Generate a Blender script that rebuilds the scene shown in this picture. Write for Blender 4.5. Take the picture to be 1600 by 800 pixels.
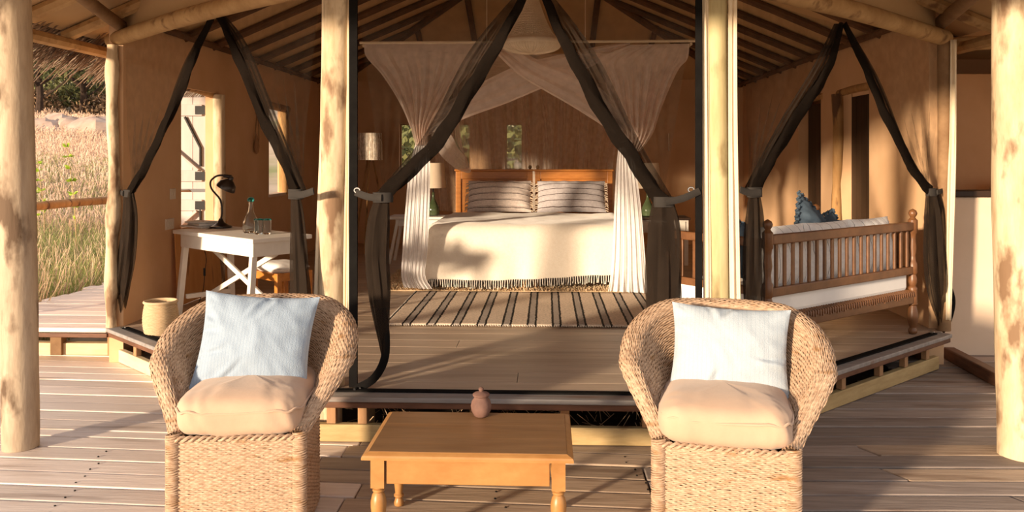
import bpy, math, random
import numpy as np
from mathutils import Vector, Matrix, noise
random.seed(7)
PI = math.pi
SC = bpy.context.scene
COL = SC.collection
for o in list(bpy.data.objects):
    bpy.data.objects.remove(o)

# ------------------------------------------------------------------ camera, sky, sun, exposure
TH, FPX, HCAM, HY = math.radians(2.4), 1300.0, 1.7, 245.0
cd = bpy.data.cameras.new('camera')
cam = bpy.data.objects.new('camera', cd)
COL.objects.link(cam)
cam.location = (0, 0, HCAM)
cam.rotation_euler = (PI / 2, 0, TH)
cd.sensor_width = 36
cd.lens = FPX / 1600 * 36
cd.shift_y = (HY - 400) / 1600
cd.clip_end = 500
SC.camera = cam

SUN_DIR = Vector((0.64, 0.768, -0.150)).normalized()
w = bpy.data.worlds.new('sky')
SC.world = w
w.use_nodes = True
nt = w.node_tree
nt.nodes.clear()
n_out = nt.nodes.new('ShaderNodeOutputWorld')
n_bg = nt.nodes.new('ShaderNodeBackground')
n_tc = nt.nodes.new('ShaderNodeTexCoord')
n_sp = nt.nodes.new('ShaderNodeSeparateXYZ')
n_rp = nt.nodes.new('ShaderNodeValToRGB')
n_rp.color_ramp.elements[0].color = (1.0, 0.86, 0.71, 1)
n_rp.color_ramp.elements[1].color = (0.72, 0.76, 0.86, 1)
n_rp.color_ramp.elements[1].position = 0.7
nt.links.new(n_tc.outputs['Generated'], n_sp.inputs[0])
nt.links.new(n_sp.outputs['Z'], n_rp.inputs[0])
nt.links.new(n_rp.outputs[0], n_bg.inputs['Color'])
n_bg.inputs['Strength'].default_value = 0.92
nt.links.new(n_bg.outputs[0], n_out.inputs[0])

sd = bpy.data.lights.new('sun', 'SUN')
sd.energy = 6.2
sd.color = (1.0, 0.79, 0.56)
sd.angle = math.radians(4.0)
sun = bpy.data.objects.new('sun', sd)
COL.objects.link(sun)
sun.rotation_euler = SUN_DIR.to_track_quat('-Z', 'Y').to_euler()
sun.location = (-6, -12, 6)

SC.view_settings.view_transform = 'Standard'
SC.view_settings.look = 'None'
SC.view_settings.gamma = 1
SC.view_settings.exposure = 0.46
SC.cycles.transparent_max_bounces = 32
SC.cycles.max_bounces = 8
SC.cycles.diffuse_bounces = 5
SC.cycles.use_denoising = True
SC.cycles.sample_clamp_indirect = 6


# ------------------------------------------------------------------ helpers
def at(px, py, x=None, y=None, z=None, pl=None):
    """A point of the place: the sight line of a pixel met with a plane of known position."""
    u, v = (px - 800) / FPX, -(py - HY) / FPX
    d = Vector((-math.sin(TH) + u * math.cos(TH), math.cos(TH) + u * math.sin(TH), v))
    if y is not None: k = y / d.y
    elif x is not None: k = x / d.x
    elif z is not None: k = (z - HCAM) / d.z
    else:
        (ax, ay), (bx, by) = pl
        nx, ny = by - ay, ax - bx
        k = (nx * ax + ny * ay) / (nx * d.x + ny * d.y)
    return Vector((0, 0, HCAM)) + d * k


def V(*a): return Vector(a)
def lerp(a, b, t): return a + (b - a) * t
def sstep(a, b, x):
    t = min(1, max(0, (x - a) / (b - a)))
    return t * t * (3 - 2 * t)


def spline(pts, n):
    """Catmull-Rom through pts, n samples"""
    P = [Vector(p) for p in pts]
    out = []
    m = len(P) - 1
    for i in range(n):
        f = i / (n - 1) * m
        k = min(int(f), m - 1)
        t = f - k
        p0 = P[max(k - 1, 0)]; p1 = P[k]; p2 = P[k + 1]; p3 = P[min(k + 2, m)]
        out.append(0.5 * ((2 * p1) + (p2 - p0) * t + (2 * p0 - 5 * p1 + 4 * p2 - p3) * t * t + (3 * p1 - p0 - 3 * p2 + p3) * t ** 3))
    return out


class MB:
    def __init__(s): s.v = []; s.f = []

    def add(s, verts, faces):
        b = len(s.v)
        s.v += [tuple(p) for p in verts]
        s.f += [tuple(i + b for i in q) for q in faces]
        return s

    def box(s, c, d, m=None):
        hx, hy, hz = d[0] / 2, d[1] / 2, d[2] / 2
        vs = [Vector((sx * hx, sy * hy, sz * hz)) for sz in (-1, 1) for sy in (-1, 1) for sx in (-1, 1)]
        if m is not None: vs = [m @ p for p in vs]
        c = Vector(c)
        return s.add([p + c for p in vs], [(0, 2, 3, 1), (4, 5, 7, 6), (0, 1, 5, 4), (2, 6, 7, 3), (0, 4, 6, 2), (1, 3, 7, 5)])

    def box2(s, x0, x1, y0, y1, z0, z1):
        return s.box(((x0 + x1) / 2, (y0 + y1) / 2, (z0 + z1) / 2), (x1 - x0, y1 - y0, z1 - z0))

    def bar(s, a, b, w, h, up=(0, 0, 1)):
        a, b = Vector(a), Vector(b)
        d = (b - a); L = d.length; d.normalize()
        upv = Vector(up)
        if abs(d.dot(upv)) > .98: upv = Vector((0, 1, 0))
        side = d.cross(upv).normalized(); u2 = side.cross(d)
        m = Matrix((d, side, u2)).transposed()
        return s.box((a + b) / 2, (L, w, h), m)

    def prism(s, poly, z0, z1):
        n = len(poly)
        vs = [(p[0], p[1], z0) for p in poly] + [(p[0], p[1], z1) for p in poly]
        fs = [tuple(range(n - 1, -1, -1)), tuple(range(n, 2 * n))]
        fs += [(i, (i + 1) % n, n + (i + 1) % n, n + i) for i in range(n)]
        return s.add(vs, fs)

    def tube(s, pts, r, n=8, cap=True, flat=1.0, mod=None, up=None):
        P = [Vector(p) for p in pts]
        m = len(P)
        R = r if isinstance(r, (list, tuple)) else [r] * m
        T = []
        for i in range(m):
            t = P[min(i + 1, m - 1)] - P[max(i - 1, 0)]
            T.append(t.normalized() if t.length > 1e-9 else Vector((0, 0, 1)))
        ref = Vector(up) if up else (Vector((0, 0, 1)) if abs(T[0].z) < .9 else Vector((1, 0, 0)))
        a = (ref - T[0] * ref.dot(T[0])).normalized()
        vs = []
        for i in range(m):
            a = (a - T[i] * a.dot(T[i]))
            a = a.normalized() if a.length > 1e-6 else T[i].orthogonal().normalized()
            b = T[i].cross(a)
            for k in range(n):
                ph = 2 * PI * k / n
                rr = R[i] * (mod(i / (m - 1), ph) if mod else 1)
                vs.append(P[i] + a * (math.cos(ph) * rr * flat) + b * (math.sin(ph) * rr))
        fs = [(i * n + k, i * n + (k + 1) % n, (i + 1) * n + (k + 1) % n, (i + 1) * n + k) for i in range(m - 1) for k in range(n)]
        if cap:
            fs.append(tuple(range(n - 1, -1, -1)))
            fs.append(tuple((m - 1) * n + k for k in range(n)))
        return s.add(vs, fs)

    def lathe(s, prof, c=(0, 0, 0), n=20, m=None, sq=None):
        c = Vector(c)
        vs = []
        for r, z in prof:
            for k in range(n):
                ph = 2 * PI * k / n
                p = Vector((r * math.cos(ph), r * math.sin(ph), z))
                if m is not None: p = m @ p
                vs.append(p + c)
        L = len(prof)
        fs = [(i * n + k, i * n + (k + 1) % n, (i + 1) * n + (k + 1) % n, (i + 1) * n + k) for i in range(L - 1) for k in range(n)]
        if prof[0][0] > 1e-4: fs.append(tuple(range(n - 1, -1, -1)))
        if prof[-1][0] > 1e-4: fs.append(tuple((L - 1) * n + k for k in range(n)))
        return s.add(vs, fs)

    def grid(s, G, wrap=False):
        R, C = len(G), len(G[0])
        vs = [p for row in G for p in row]
        fs = [(i * C + j, i * C + j + 1, (i + 1) * C + j + 1, (i + 1) * C + j) for i in range(R - 1) for j in range(C - 1)]
        if wrap: fs += [(i * C + C - 1, i * C, (i + 1) * C, (i + 1) * C + C - 1) for i in range(R - 1)]
        return s.add(vs, fs)

    def build(s, name, mat, parent=None, smooth=True, bevel=0, solid=0, world=False, angle=40, subsurf=0):
        me = bpy.data.meshes.new(name)
        vs = s.v
        if world and parent is not None:
            mi = (Matrix.Translation(parent.location) @ Matrix.Rotation(parent.rotation_euler.z, 4, 'Z')).inverted()
            vs = [tuple(mi @ Vector(p)) for p in vs]
        me.from_pydata(vs, [], s.f)
        me.update()
        if smooth:
            me.shade_smooth()
            me.set_sharp_from_angle(angle=math.radians(angle))
        me.materials.append(mat)
        o = bpy.data.objects.new(name, me)
        COL.objects.link(o)
        if parent is not None: o.parent = parent
        if subsurf:
            md = o.modifiers.new('subsurf', 'SUBSURF'); md.levels = md.render_levels = subsurf
        if solid:
            md = o.modifiers.new('solid', 'SOLIDIFY'); md.thickness = solid; md.offset = 0
        if bevel:
            md = o.modifiers.new('bevel', 'BEVEL'); md.width = bevel; md.segments = 2; md.limit_method = 'ANGLE'
        return o


def tag(o, label=None, cat=None, group=None, kind=None):
    if label: o['label'] = label
    if cat: o['category'] = cat
    if group: o['group'] = group
    if kind: o['kind'] = kind
    return o


def thing(name, label, cat, loc=(0, 0, 0), rotz=0, group=None):
    o = bpy.data.objects.new(name, None)
    o.empty_display_size = 0.1
    COL.objects.link(o)
    o.location = loc
    o.rotation_euler = (0, 0, rotz)
    return tag(o, label, cat, group)


def copy_tree(o, parent=None):
    c = o.copy()
    COL.objects.link(c)
    if parent is not None: c.parent = parent
    for ch in list(o.children): copy_tree(ch, c)
    return c


# ------------------------------------------------------------------ materials
def mat(name, c1, c2=None, rough=.7, scale=8, stretch=(1, 1, 1), bump=0, bscale=None, rand=0, metal=0, spec=.3, lo=.3, hi=.7,
        c3=None, c3scale=3, c3lo=.55, c3hi=.65, c3stretch=None, sheen=0, detail=6, translucent=0):
    m = bpy.data.materials.new(name)
    m.use_nodes = True
    N, L = m.node_tree.nodes, m.node_tree.links
    b = N['Principled BSDF']
    b.inputs['Roughness'].default_value = rough
    b.inputs['Metallic'].default_value = metal
    b.inputs['Specular IOR Level'].default_value = spec
    if sheen: b.inputs['Sheen Weight'].default_value = sheen
    c2 = c2 or c1
    tc = N.new('ShaderNodeTexCoord')
    vec = tc.outputs['Object']
    oi = None
    if rand:
        oi = N.new('ShaderNodeObjectInfo')
        mul = N.new('ShaderNodeVectorMath'); mul.operation = 'SCALE'
        mul.inputs[0].default_value = (37, 19, 23)
        L.new(oi.outputs['Random'], mul.inputs['Scale'])
        ad = N.new('ShaderNodeVectorMath'); ad.operation = 'ADD'
        L.new(vec, ad.inputs[0]); L.new(mul.outputs[0], ad.inputs[1])
        vec = ad.outputs[0]
    mp = N.new('ShaderNodeMapping')
    mp.inputs['Scale'].default_value = stretch
    L.new(vec, mp.inputs['Vector'])
    nz = N.new('ShaderNodeTexNoise')
    nz.inputs['Scale'].default_value = scale
    nz.inputs['Detail'].default_value = detail
    nz.inputs['Roughness'].default_value = .65
    L.new(mp.outputs[0], nz.inputs['Vector'])
    rp = N.new('ShaderNodeValToRGB')
    rp.color_ramp.elements[0].color = (*c1, 1); rp.color_ramp.elements[0].position = lo
    rp.color_ramp.elements[1].color = (*c2, 1); rp.color_ramp.elements[1].position = hi
    L.new(nz.outputs['Fac'], rp.inputs[0])
    col = rp.outputs[0]
    if c3:
        mp3 = N.new('ShaderNodeMapping'); mp3.inputs['Scale'].default_value = c3stretch or stretch
        L.new(vec, mp3.inputs['Vector'])
        n3 = N.new('ShaderNodeTexNoise'); n3.inputs['Scale'].default_value = c3scale; n3.inputs['Detail'].default_value = 5
        L.new(mp3.outputs[0], n3.inputs['Vector'])
        r3 = N.new('ShaderNodeMapRange'); r3.inputs['From Min'].default_value = c3lo; r3.inputs['From Max'].default_value = c3hi
        L.new(n3.outputs['Fac'], r3.inputs['Value'])
        mx = N.new('ShaderNodeMix'); mx.data_type = 'RGBA'
        L.new(r3.outputs[0], mx.inputs['Factor']); L.new(col, mx.inputs['A']); mx.inputs['B'].default_value = (*c3, 1)
        col = mx.outputs['Result']
    if rand:
        mr = N.new('ShaderNodeMapRange')
        mr.inputs['To Min'].default_value = 1 - rand; mr.inputs['To Max'].default_value = 1 + rand
        L.new(oi.outputs['Random'], mr.inputs['Value'])
        hs = N.new('ShaderNodeHueSaturation')
        L.new(mr.outputs[0], hs.inputs['Value']); L.new(col, hs.inputs['Color'])
        col = hs.outputs[0]
    L.new(col, b.inputs['Base Color'])
    if bump:
        nb = N.new('ShaderNodeTexNoise'); nb.inputs['Scale'].default_value = bscale or scale * 2; nb.inputs['Detail'].default_value = 4
        L.new(mp.outputs[0], nb.inputs['Vector'])
        bp = N.new('ShaderNodeBump'); bp.inputs['Strength'].default_value = min(1, bump); bp.inputs['Distance'].default_value = .01
        L.new(nb.outputs['Fac'], bp.inputs['Height'])
        L.new(bp.outputs[0], b.inputs['Normal'])
    if translucent:
        tr = N.new('ShaderNodeBsdfTranslucent'); L.new(col, tr.inputs['Color'])
        ms = N.new('ShaderNodeMixShader'); ms.inputs[0].default_value = translucent
        L.new(b.outputs[0], ms.inputs[1]); L.new(tr.outputs[0], ms.inputs[2])
        L.new(ms.outputs[0], N['Material Output'].inputs['Surface'])
    return m


def gauze(name, col, alpha, transl=.4, vary=.15, scale=14):
    m = bpy.data.materials.new(name)
    m.use_nodes = True
    N, L = m.node_tree.nodes, m.node_tree.links
    N.remove(N['Principled BSDF'])
    df = N.new('ShaderNodeBsdfDiffuse'); df.inputs['Color'].default_value = (*col, 1)
    tl = N.new('ShaderNodeBsdfTranslucent'); tl.inputs['Color'].default_value = (*col, 1)
    mx = N.new('ShaderNodeMixShader'); mx.inputs[0].default_value = transl
    L.new(df.outputs[0], mx.inputs[1]); L.new(tl.outputs[0], mx.inputs[2])
    tp = N.new('ShaderNodeBsdfTransparent')
    tc = N.new('ShaderNodeTexCoord')
    nz = N.new('ShaderNodeTexNoise'); nz.inputs['Scale'].default_value = scale
    L.new(tc.outputs['Object'], nz.inputs['Vector'])
    mr = N.new('ShaderNodeMapRange'); mr.inputs['From Min'].default_value = .3; mr.inputs['From Max'].default_value = .7
    mr.inputs['To Min'].default_value = alpha - vary; mr.inputs['To Max'].default_value = min(1, alpha + vary)
    L.new(nz.outputs['Fac'], mr.inputs['Value'])
    m2 = N.new('ShaderNodeMixShader')
    L.new(mr.outputs[0], m2.inputs[0]); L.new(tp.outputs[0], m2.inputs[1]); L.new(mx.outputs[0], m2.inputs[2])
    L.new(m2.outputs[0], N['Material Output'].inputs['Surface'])
    return m


def glassy(name, col, rough=.03):
    m = bpy.data.materials.new(name)
    m.use_nodes = True
    b = m.node_tree.nodes['Principled BSDF']
    b.inputs['Base Color'].default_value = (*col, 1)
    b.inputs['Roughness'].default_value = rough
    b.inputs['Transmission Weight'].default_value = 1
    b.inputs['IOR'].default_value = 1.3
    return m


def striped(name, base, ramp, period, x0, axis='X', rough=.9, wig=.012, nscale=60, mixn=.25):
    """woven stripes: ramp = list of (position, colour) constant steps over one period along one axis"""
    m = bpy.data.materials.new(name)
    m.use_nodes = True
    N, L = m.node_tree.nodes, m.node_tree.links
    b = N['Principled BSDF']; b.inputs['Roughness'].default_value = rough; b.inputs['Specular IOR Level'].default_value = .1
    tc = N.new('ShaderNodeTexCoord'); sp = N.new('ShaderNodeSeparateXYZ')
    L.new(tc.outputs['Object'], sp.inputs[0])
    nz = N.new('ShaderNodeTexNoise'); nz.inputs['Scale'].default_value = nscale; nz.inputs['Detail'].default_value = 3
    L.new(tc.outputs['Object'], nz.inputs['Vector'])
    a1 = N.new('ShaderNodeMath'); a1.operation = 'MULTIPLY_ADD'; a1.inputs[1].default_value = wig; a1.inputs[2].default_value = -x0
    L.new(nz.outputs['Fac'], a1.inputs[0])
    a2 = N.new('ShaderNodeMath'); a2.operation = 'ADD'
    L.new(sp.outputs[axis], a2.inputs[0]); L.new(a1.outputs[0], a2.inputs[1])
    a3 = N.new('ShaderNodeMath'); a3.operation = 'DIVIDE'; a3.inputs[1].default_value = period
    L.new(a2.outputs[0], a3.inputs[0])
    a4 = N.new('ShaderNodeMath'); a4.operation = 'FRACT'
    L.new(a3.outputs[0], a4.inputs[0])
    rp = N.new('ShaderNodeValToRGB'); rp.color_ramp.interpolation = 'CONSTANT'
    e = rp.color_ramp.elements
    while len(e) < len(ramp): e.new(.5)
    for k, (p, c) in enumerate(ramp):
        e[k].position = p; e[k].color = (*c, 1)
    L.new(a4.outputs[0], rp.inputs[0])
    n2 = N.new('ShaderNodeTexNoise'); n2.inputs['Scale'].default_value = nscale * 2.2
    L.new(tc.outputs['Object'], n2.inputs['Vector'])
    mr = N.new('ShaderNodeMapRange'); mr.inputs['From Min'].default_value = .3; mr.inputs['From Max'].default_value = .7
    mr.inputs['To Min'].default_value = 1 - mixn; mr.inputs['To Max'].default_value = 1 + mixn
    L.new(n2.outputs['Fac'], mr.inputs['Value'])
    hs = N.new('ShaderNodeHueSaturation'); L.new(mr.outputs[0], hs.inputs['Value']); L.new(rp.outputs[0], hs.inputs['Color'])
    L.new(hs.outputs[0], b.inputs['Base Color'])
    bp = N.new('ShaderNodeBump'); bp.inputs['Strength'].default_value = .4; bp.inputs['Distance'].default_value = .006
    L.new(n2.outputs['Fac'], bp.inputs['Height']); L.new(bp.outputs[0], b.inputs['Normal'])
    return m


M = {}
M['deck'] = mat('weathered_deck', (.64, .51, .425), (.80, .67, .57), rough=.5, scale=5, stretch=(.5, 7, 4), bump=.25, bscale=9, rand=.16,
                c3=(.24, .15, .10), c3scale=1.6, c3lo=.62, c3hi=.78, c3stretch=(.6, 5, 2))
M['deck_shade'] = mat('grey_deck_shade', (.20, .155, .13), (.36, .29, .245), rough=.6, scale=5, stretch=(.5, 7, 4), bump=.25, bscale=9, rand=.3,  # dark tone puts the shade over the right-hand boards into their colour
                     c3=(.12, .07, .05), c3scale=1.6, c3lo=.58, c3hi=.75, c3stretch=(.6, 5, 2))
M['deck_mid_shade'] = mat('brown_deck_shade', (.32, .23, .16), (.47, .35, .25), rough=.6, scale=5, stretch=(.5, 7, 4), bump=.25, bscale=9, rand=.2,  # browner tone paints in the shade lying on the middle boards
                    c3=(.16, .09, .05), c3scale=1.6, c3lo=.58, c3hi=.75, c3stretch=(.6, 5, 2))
M['floor'] = mat('inner_boards', (.37, .27, .19), (.50, .38, .28), rough=.42, scale=4, stretch=(.35, 5, 3), bump=.12, bscale=6, rand=.10, spec=.4,
                 c3=(.30, .21, .14), c3scale=1.2, c3lo=.5, c3hi=.7)
M['edge'] = mat('edge_board', (.20, .18, .165), (.33, .30, .28), rough=.5, scale=5, stretch=(.5, 6, 3), bump=.2, c3=(.2, .13, .1), c3scale=2, c3lo=.6, c3hi=.7)
M['fascia'] = mat('fascia', (.085, .036, .02), (.19, .085, .046), rough=.6, scale=4, stretch=(1, 1, 6), bump=.2)
M['yellowbeam'] = mat('sawn_beam', (.36, .24, .10), (.54, .39, .19), rough=.7, scale=3, stretch=(1, 1, 5), bump=.2, c3=(.25, .15, .06), c3scale=3, c3lo=.66, c3hi=.74)
M['paleb'] = mat('pale_sawn_beam', (.62, .46, .26), (.78, .62, .40), rough=.7, scale=3, stretch=(1, 1, 5), bump=.2)
M['stub'] = mat('stub', (.30, .15, .07), (.42, .24, .12), rough=.8, scale=6, stretch=(3, 3, .6), bump=.2)
M['log'] = mat('peeled_log', (.44, .31, .18), (.70, .56, .38), rough=.75, scale=5, stretch=(2.5, 2.5, .5), bump=.5, bscale=8, rand=.06,
               c3=(.21, .125, .07), c3scale=4.5, c3lo=.50, c3hi=.62, c3stretch=(1.8, 1.8, .7))
M['log_shade'] = mat('shaded_peeled_log', (.34, .25, .17), (.56, .44, .31), rough=.8, scale=5, stretch=(2.5, 2.5, .5), bump=.6, bscale=8,  # log tone greyed and darkened for shade on the post; bark patches are real
                    c3=(.12, .075, .045), c3scale=3.2, c3lo=.52, c3hi=.62, c3stretch=(1.8, 1.8, .8))
M['log2'] = mat('greenish_log', (.37, .295, .14), (.60, .50, .28), rough=.7, scale=4, stretch=(2.5, 2.5, .35), bump=.3, bscale=8,
                c3=(.20, .14, .06), c3scale=3.5, c3lo=.58, c3hi=.7, c3stretch=(1.6, 1.6, .6))
M['beam'] = mat('beam_log', (.34, .19, .075), (.52, .33, .15), rough=.7, scale=3, stretch=(2, 2, 2), bump=.35, rand=.1, c3=(.2, .1, .04), c3scale=4, c3lo=.58, c3hi=.7)
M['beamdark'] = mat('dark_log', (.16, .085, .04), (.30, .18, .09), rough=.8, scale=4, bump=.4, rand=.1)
M['rafter'] = mat('rafter', (.085, .040, .018), (.16, .08, .038), rough=.8, scale=5, bump=.3, rand=.15)
M['plaster'] = mat('plaster', (.62, .375, .20), (.70, .45, .26), rough=.92, scale=1.3, bump=.12, bscale=14, c3=(.54, .32, .165), c3scale=.8, c3lo=.5, c3hi=.75)
M['plaster_pale'] = mat('pale_plaster', (.66, .50, .36), (.74, .58, .44), rough=.92, scale=1.6, bump=.12, bscale=14)
M['canvas'] = mat('roof_canvas', (.56, .37, .19), (.62, .42, .23), rough=.95, scale=1.5, translucent=.12)
M['flap'] = mat('cream_canvas', (.72, .58, .40), (.80, .66, .48), rough=.9, scale=6, bump=.15, bscale=30)
M['black'] = mat('black_web', (.007, .006, .006), (.012, .011, .010), rough=.9, spec=.04)
M['gauze'] = gauze('black_gauze', (.045, .034, .026), .16, vary=.07)
M['gauze_fold'] = gauze('black_gauze_folds', (.045, .032, .024), .68, vary=.12, scale=9)
M['gauze_hem'] = gauze('black_gauze_roll', (.018, .013, .010), .9, vary=.08)
M['strap'] = mat('grey_strap', (.022, .018, .015), (.034, .028, .024), rough=.85)
M['net'] = gauze('white_net', (.92, .80, .72), .74, transl=.45, vary=.06)
M['net_thin'] = gauze('white_net_single', (.92, .80, .68), .42, transl=.45, vary=.05)
M['net_dense'] = gauze('white_net_gathered', (.92, .88, .86), .93, transl=.35, vary=.06)
M['white'] = mat('white_paint', (.70, .64, .56), (.80, .74, .66), rough=.5, scale=5, bump=.05)
M['bedwood'] = mat('teak', (.40, .13, .022), (.60, .24, .05), rough=.35, scale=4, stretch=(1, 4, 5), spec=.5, bump=.05)
M['daywood'] = mat('daybed_wood', (.105, .040, .013), (.20, .085, .032), rough=.4, scale=5, stretch=(2, 2, 2), spec=.5, bump=.05)
M['pine'] = mat('pine_top', (.165, .080, .032), (.255, .135, .058), rough=.38, scale=3.5, stretch=(.7, 7, 4), spec=.45, bump=.06, c3=(.24, .11, .035), c3scale=2, c3lo=.55, c3hi=.75)
M['pine_light'] = mat('pine_frame', (.31, .135, .036), (.44, .215, .07), rough=.38, scale=4, stretch=(1.2, 3, 2), spec=.45, c3=(.36, .17, .05), c3scale=3, c3lo=.6, c3hi=.75)
M['wicker'] = mat('wicker_strand', (.29, .175, .105), (.54, .375, .25), rough=.6, scale=30, stretch=(1, 1, 3), lo=.32, hi=.66, c3=(.30, .16, .07), c3scale=9, c3lo=.58, c3hi=.72, spec=.25)
M['wickerin'] = mat('wicker_backing', (.12, .06, .025), (.20, .11, .05), rough=.9, scale=40)
M['cushion'] = mat('beige_cotton', (.45, .30, .20), (.52, .355, .245), rough=.95, scale=3, bump=.08, bscale=60, sheen=.2)
M['pillow'] = striped('pale_blue_ticking', None, [(0, (.31, .375, .45)), (.72, (.255, .32, .41)), (.86, (.31, .375, .45))], .016, 0, 'X', wig=.002, nscale=90, mixn=.05)
M['pillow_white'] = striped('white_ticking', None, [(0, (.39, .435, .475)), (.75, (.335, .39, .44)), (.88, (.39, .435, .475))], .02, 0, 'X', wig=.002, nscale=90, mixn=.05)
M['throw'] = mat('cream_wool', (.74, .64, .52), (.80, .71, .60), rough=.95, scale=40, bump=.25, bscale=120, sheen=.3)
M['sheet'] = mat('white_cotton', (.80, .77, .74), (.84, .81, .78), rough=.95, scale=8)
M['fringe_w'] = mat('white_fringe', (.80, .72, .62), rough=.9)
M['fringe_b'] = mat('black_fringe', (.02, .016, .014), rough=.9)
DK, HT, BG = (.022, .018, .016), (.40, .34, .29), (.66, .53, .41)
M['rug'] = striped('striped_rug', None, [(0, DK), (.085, HT), (.315, DK), (.40, BG)], .208, -1.197, 'X', wig=.022, nscale=26, mixn=.22)
M['shag'] = mat('shag', (.50, .34, .19), (.74, .56, .36), rough=.95, scale=20)
PB, PD, PC = (.72, .62, .56), (.045, .022, .016), (.30, .23, .20)
M['bedpillow'] = striped('striped_pillow', None, [(0, PB), (.62, PD), (.70, PB), (.78, PC), (.84, PB)], .085, .02, 'Z', wig=.006, nscale=20, mixn=.1)
M['bedpillow2'] = striped('striped_grey_pillow', None, [(0, (.42, .38, .38)), (.62, PD), (.72, (.42, .38, .38))], .078, .01, 'Z', wig=.006, nscale=20, mixn=.1)
M['tassel'] = mat('tassel', (.50, .38, .27), (.66, .52, .38), rough=.95)
M['bluecush'] = mat('denim_blue', (.055, .085, .12), (.10, .14, .185), rough=.95, scale=6, bump=.2)
M['daycush'] = striped('white_grey_stripe', None, [(0, (.90, .88, .86)), (.74, (.42, .41, .41)), (.79, (.90, .88, .86))], .11, 0, 'X', wig=.004, nscale=20, mixn=.06)
M['metal_dark'] = mat('dark_bronze', (.022, .014, .011), (.035, .022, .016), rough=.28, metal=.4, spec=.6)
M['iron'] = mat('black_iron', (.015, .013, .012), rough=.5, metal=.5)
M['steel'] = mat('bright_hook', (.6, .58, .55), rough=.3, metal=1)
M['glass'] = glassy('clear_glass', (.97, 1, .99))
M['glass_teal'] = glassy('teal_glass', (.06, .48, .50), .08)
M['glass_green'] = mat('green_glass', (.05, .07, .03), (.09, .12, .055), rough=.08, spec=.6)
M['basket'] = mat('basket', (.50, .35, .20), (.64, .48, .30), rough=.8, scale=30, stretch=(1, 1, 4))
M['clay'] = mat('clay', (.11, .055, .04), (.22, .12, .09), rough=.75, scale=9, bump=.25, bscale=30)
M['shade'] = mat('linen_shade', (.66, .52, .38), (.72, .58, .43), rough=.9, translucent=.3)
M['shade2'] = striped('batik_shade', None, [(0, (.75, .66, .55)), (.5, (.30, .20, .13)), (.62, (.75, .66, .55)), (.8, (.42, .30, .2))], .05, 0, 'X', wig=.05, nscale=9)
M['paper'] = mat('paper', (.72, .68, .62), (.8, .76, .7), rough=.8)
M['paper2'] = mat('book_cover', (.40, .42, .42), (.5, .5, .48), rough=.6)
M['plastic'] = mat('white_plastic', (.72, .62, .50), rough=.4)
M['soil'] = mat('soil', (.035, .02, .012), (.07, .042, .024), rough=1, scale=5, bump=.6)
M['shutter'] = mat('grey_paint', (.46, .40, .37), (.54, .47, .44), rough=.7, scale=4, stretch=(3, 3, .5), rand=.07)
M['doordark'] = mat('dark_door', (.022, .011, .006), (.045, .022, .012), rough=.5, scale=3, stretch=(3, 3, .4))
M['roughlog'] = mat('rough_log', (.30, .15, .05), (.50, .29, .12), rough=.85, scale=5, stretch=(2, 2, .6), bump=.6, c3=(.12, .06, .03), c3scale=4, c3lo=.58, c3hi=.66)
M['panel'] = mat('plywood', (.56, .25, .07), (.70, .36, .13), rough=.5, scale=3, stretch=(2, 2, .6), c3=(.26, .10, .03), c3scale=3, c3lo=.62, c3hi=.72)
M['thatch'] = mat('thatch_reed', (.09, .05, .03), (.40, .28, .19), rough=.9, scale=1.2, lo=.35, hi=.7)
M['thatch_core'] = mat('thatch_core', (.06, .03, .018), (.11, .06, .035), rough=1, scale=8, bump=.5)
M['bead'] = mat('bead', (.68, .55, .40), (.82, .68, .52), rough=.7)
M['ground'] = mat('hillside', (.46, .33, .20), (.62, .45, .30), rough=1, scale=.5, c3=(.30, .28, .11), c3scale=.22, c3lo=.5, c3hi=.65)
M['dry'] = mat('dry_grass', (.58, .40, .23), (.78, .58, .39), rough=.9, scale=.9, translucent=.25, c3=(.62, .36, .24), c3scale=.6, c3lo=.5, c3hi=.6)
M['green'] = mat('green_grass', (.20, .235, .07), (.42, .42, .15), rough=.9, scale=.8, translucent=.3)
M['pinkgrass'] = mat('seed_grass', (.60, .40, .27), (.78, .57, .42), rough=.95, scale=.4, translucent=.2)
M['leafy'] = mat('fresh_leaf', (.30, .44, .03), (.48, .60, .07), rough=.6, scale=6, translucent=.4)
M['leafdark'] = mat('bush_leaf', (.075, .085, .03), (.17, .165, .06), rough=.85, scale=.7, rand=.3, translucent=.15)
M['leafdry'] = mat('dry_bush', (.22, .13, .07), (.36, .23, .13), rough=.9, scale=.9, rand=.2)
M['bark'] = mat('bark', (.03, .018, .012), (.07, .042, .028), rough=.95, scale=4)
M['rock'] = mat('rock', (.34, .23, .17), (.50, .36, .28), rough=.95, scale=2, bump=.5)
M['stalk'] = mat('stalk', (.42, .28, .13), (.5, .36, .18), rough=.9)

# ------------------------------------------------------------------ main lines of the plan
FL, FR, BR, BL = (-1.55, 4.80), (1.12, 4.80), (3.20, 6.71), (-3.60, 6.65)     # platform edge
ZP = 0.30
LC = ((-1.5, 5.0), (1.1, 5.0))          # facade lines of the three bays
LL = ((-1.50, 5.0), (-3.50, 6.78))
LR = ((1.10, 5.0), (3.12, 6.84))
XL, XR, YB = -3.50, 3.12, 13.4
AX = -0.2
ZW = 2.92
SL = 0.42


def zroof(x, y):
    return min(ZW + SL * (3.3 - abs(x - AX)), ZW + SL * (YB + .05 - y) if y > 9 else 99)


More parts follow.
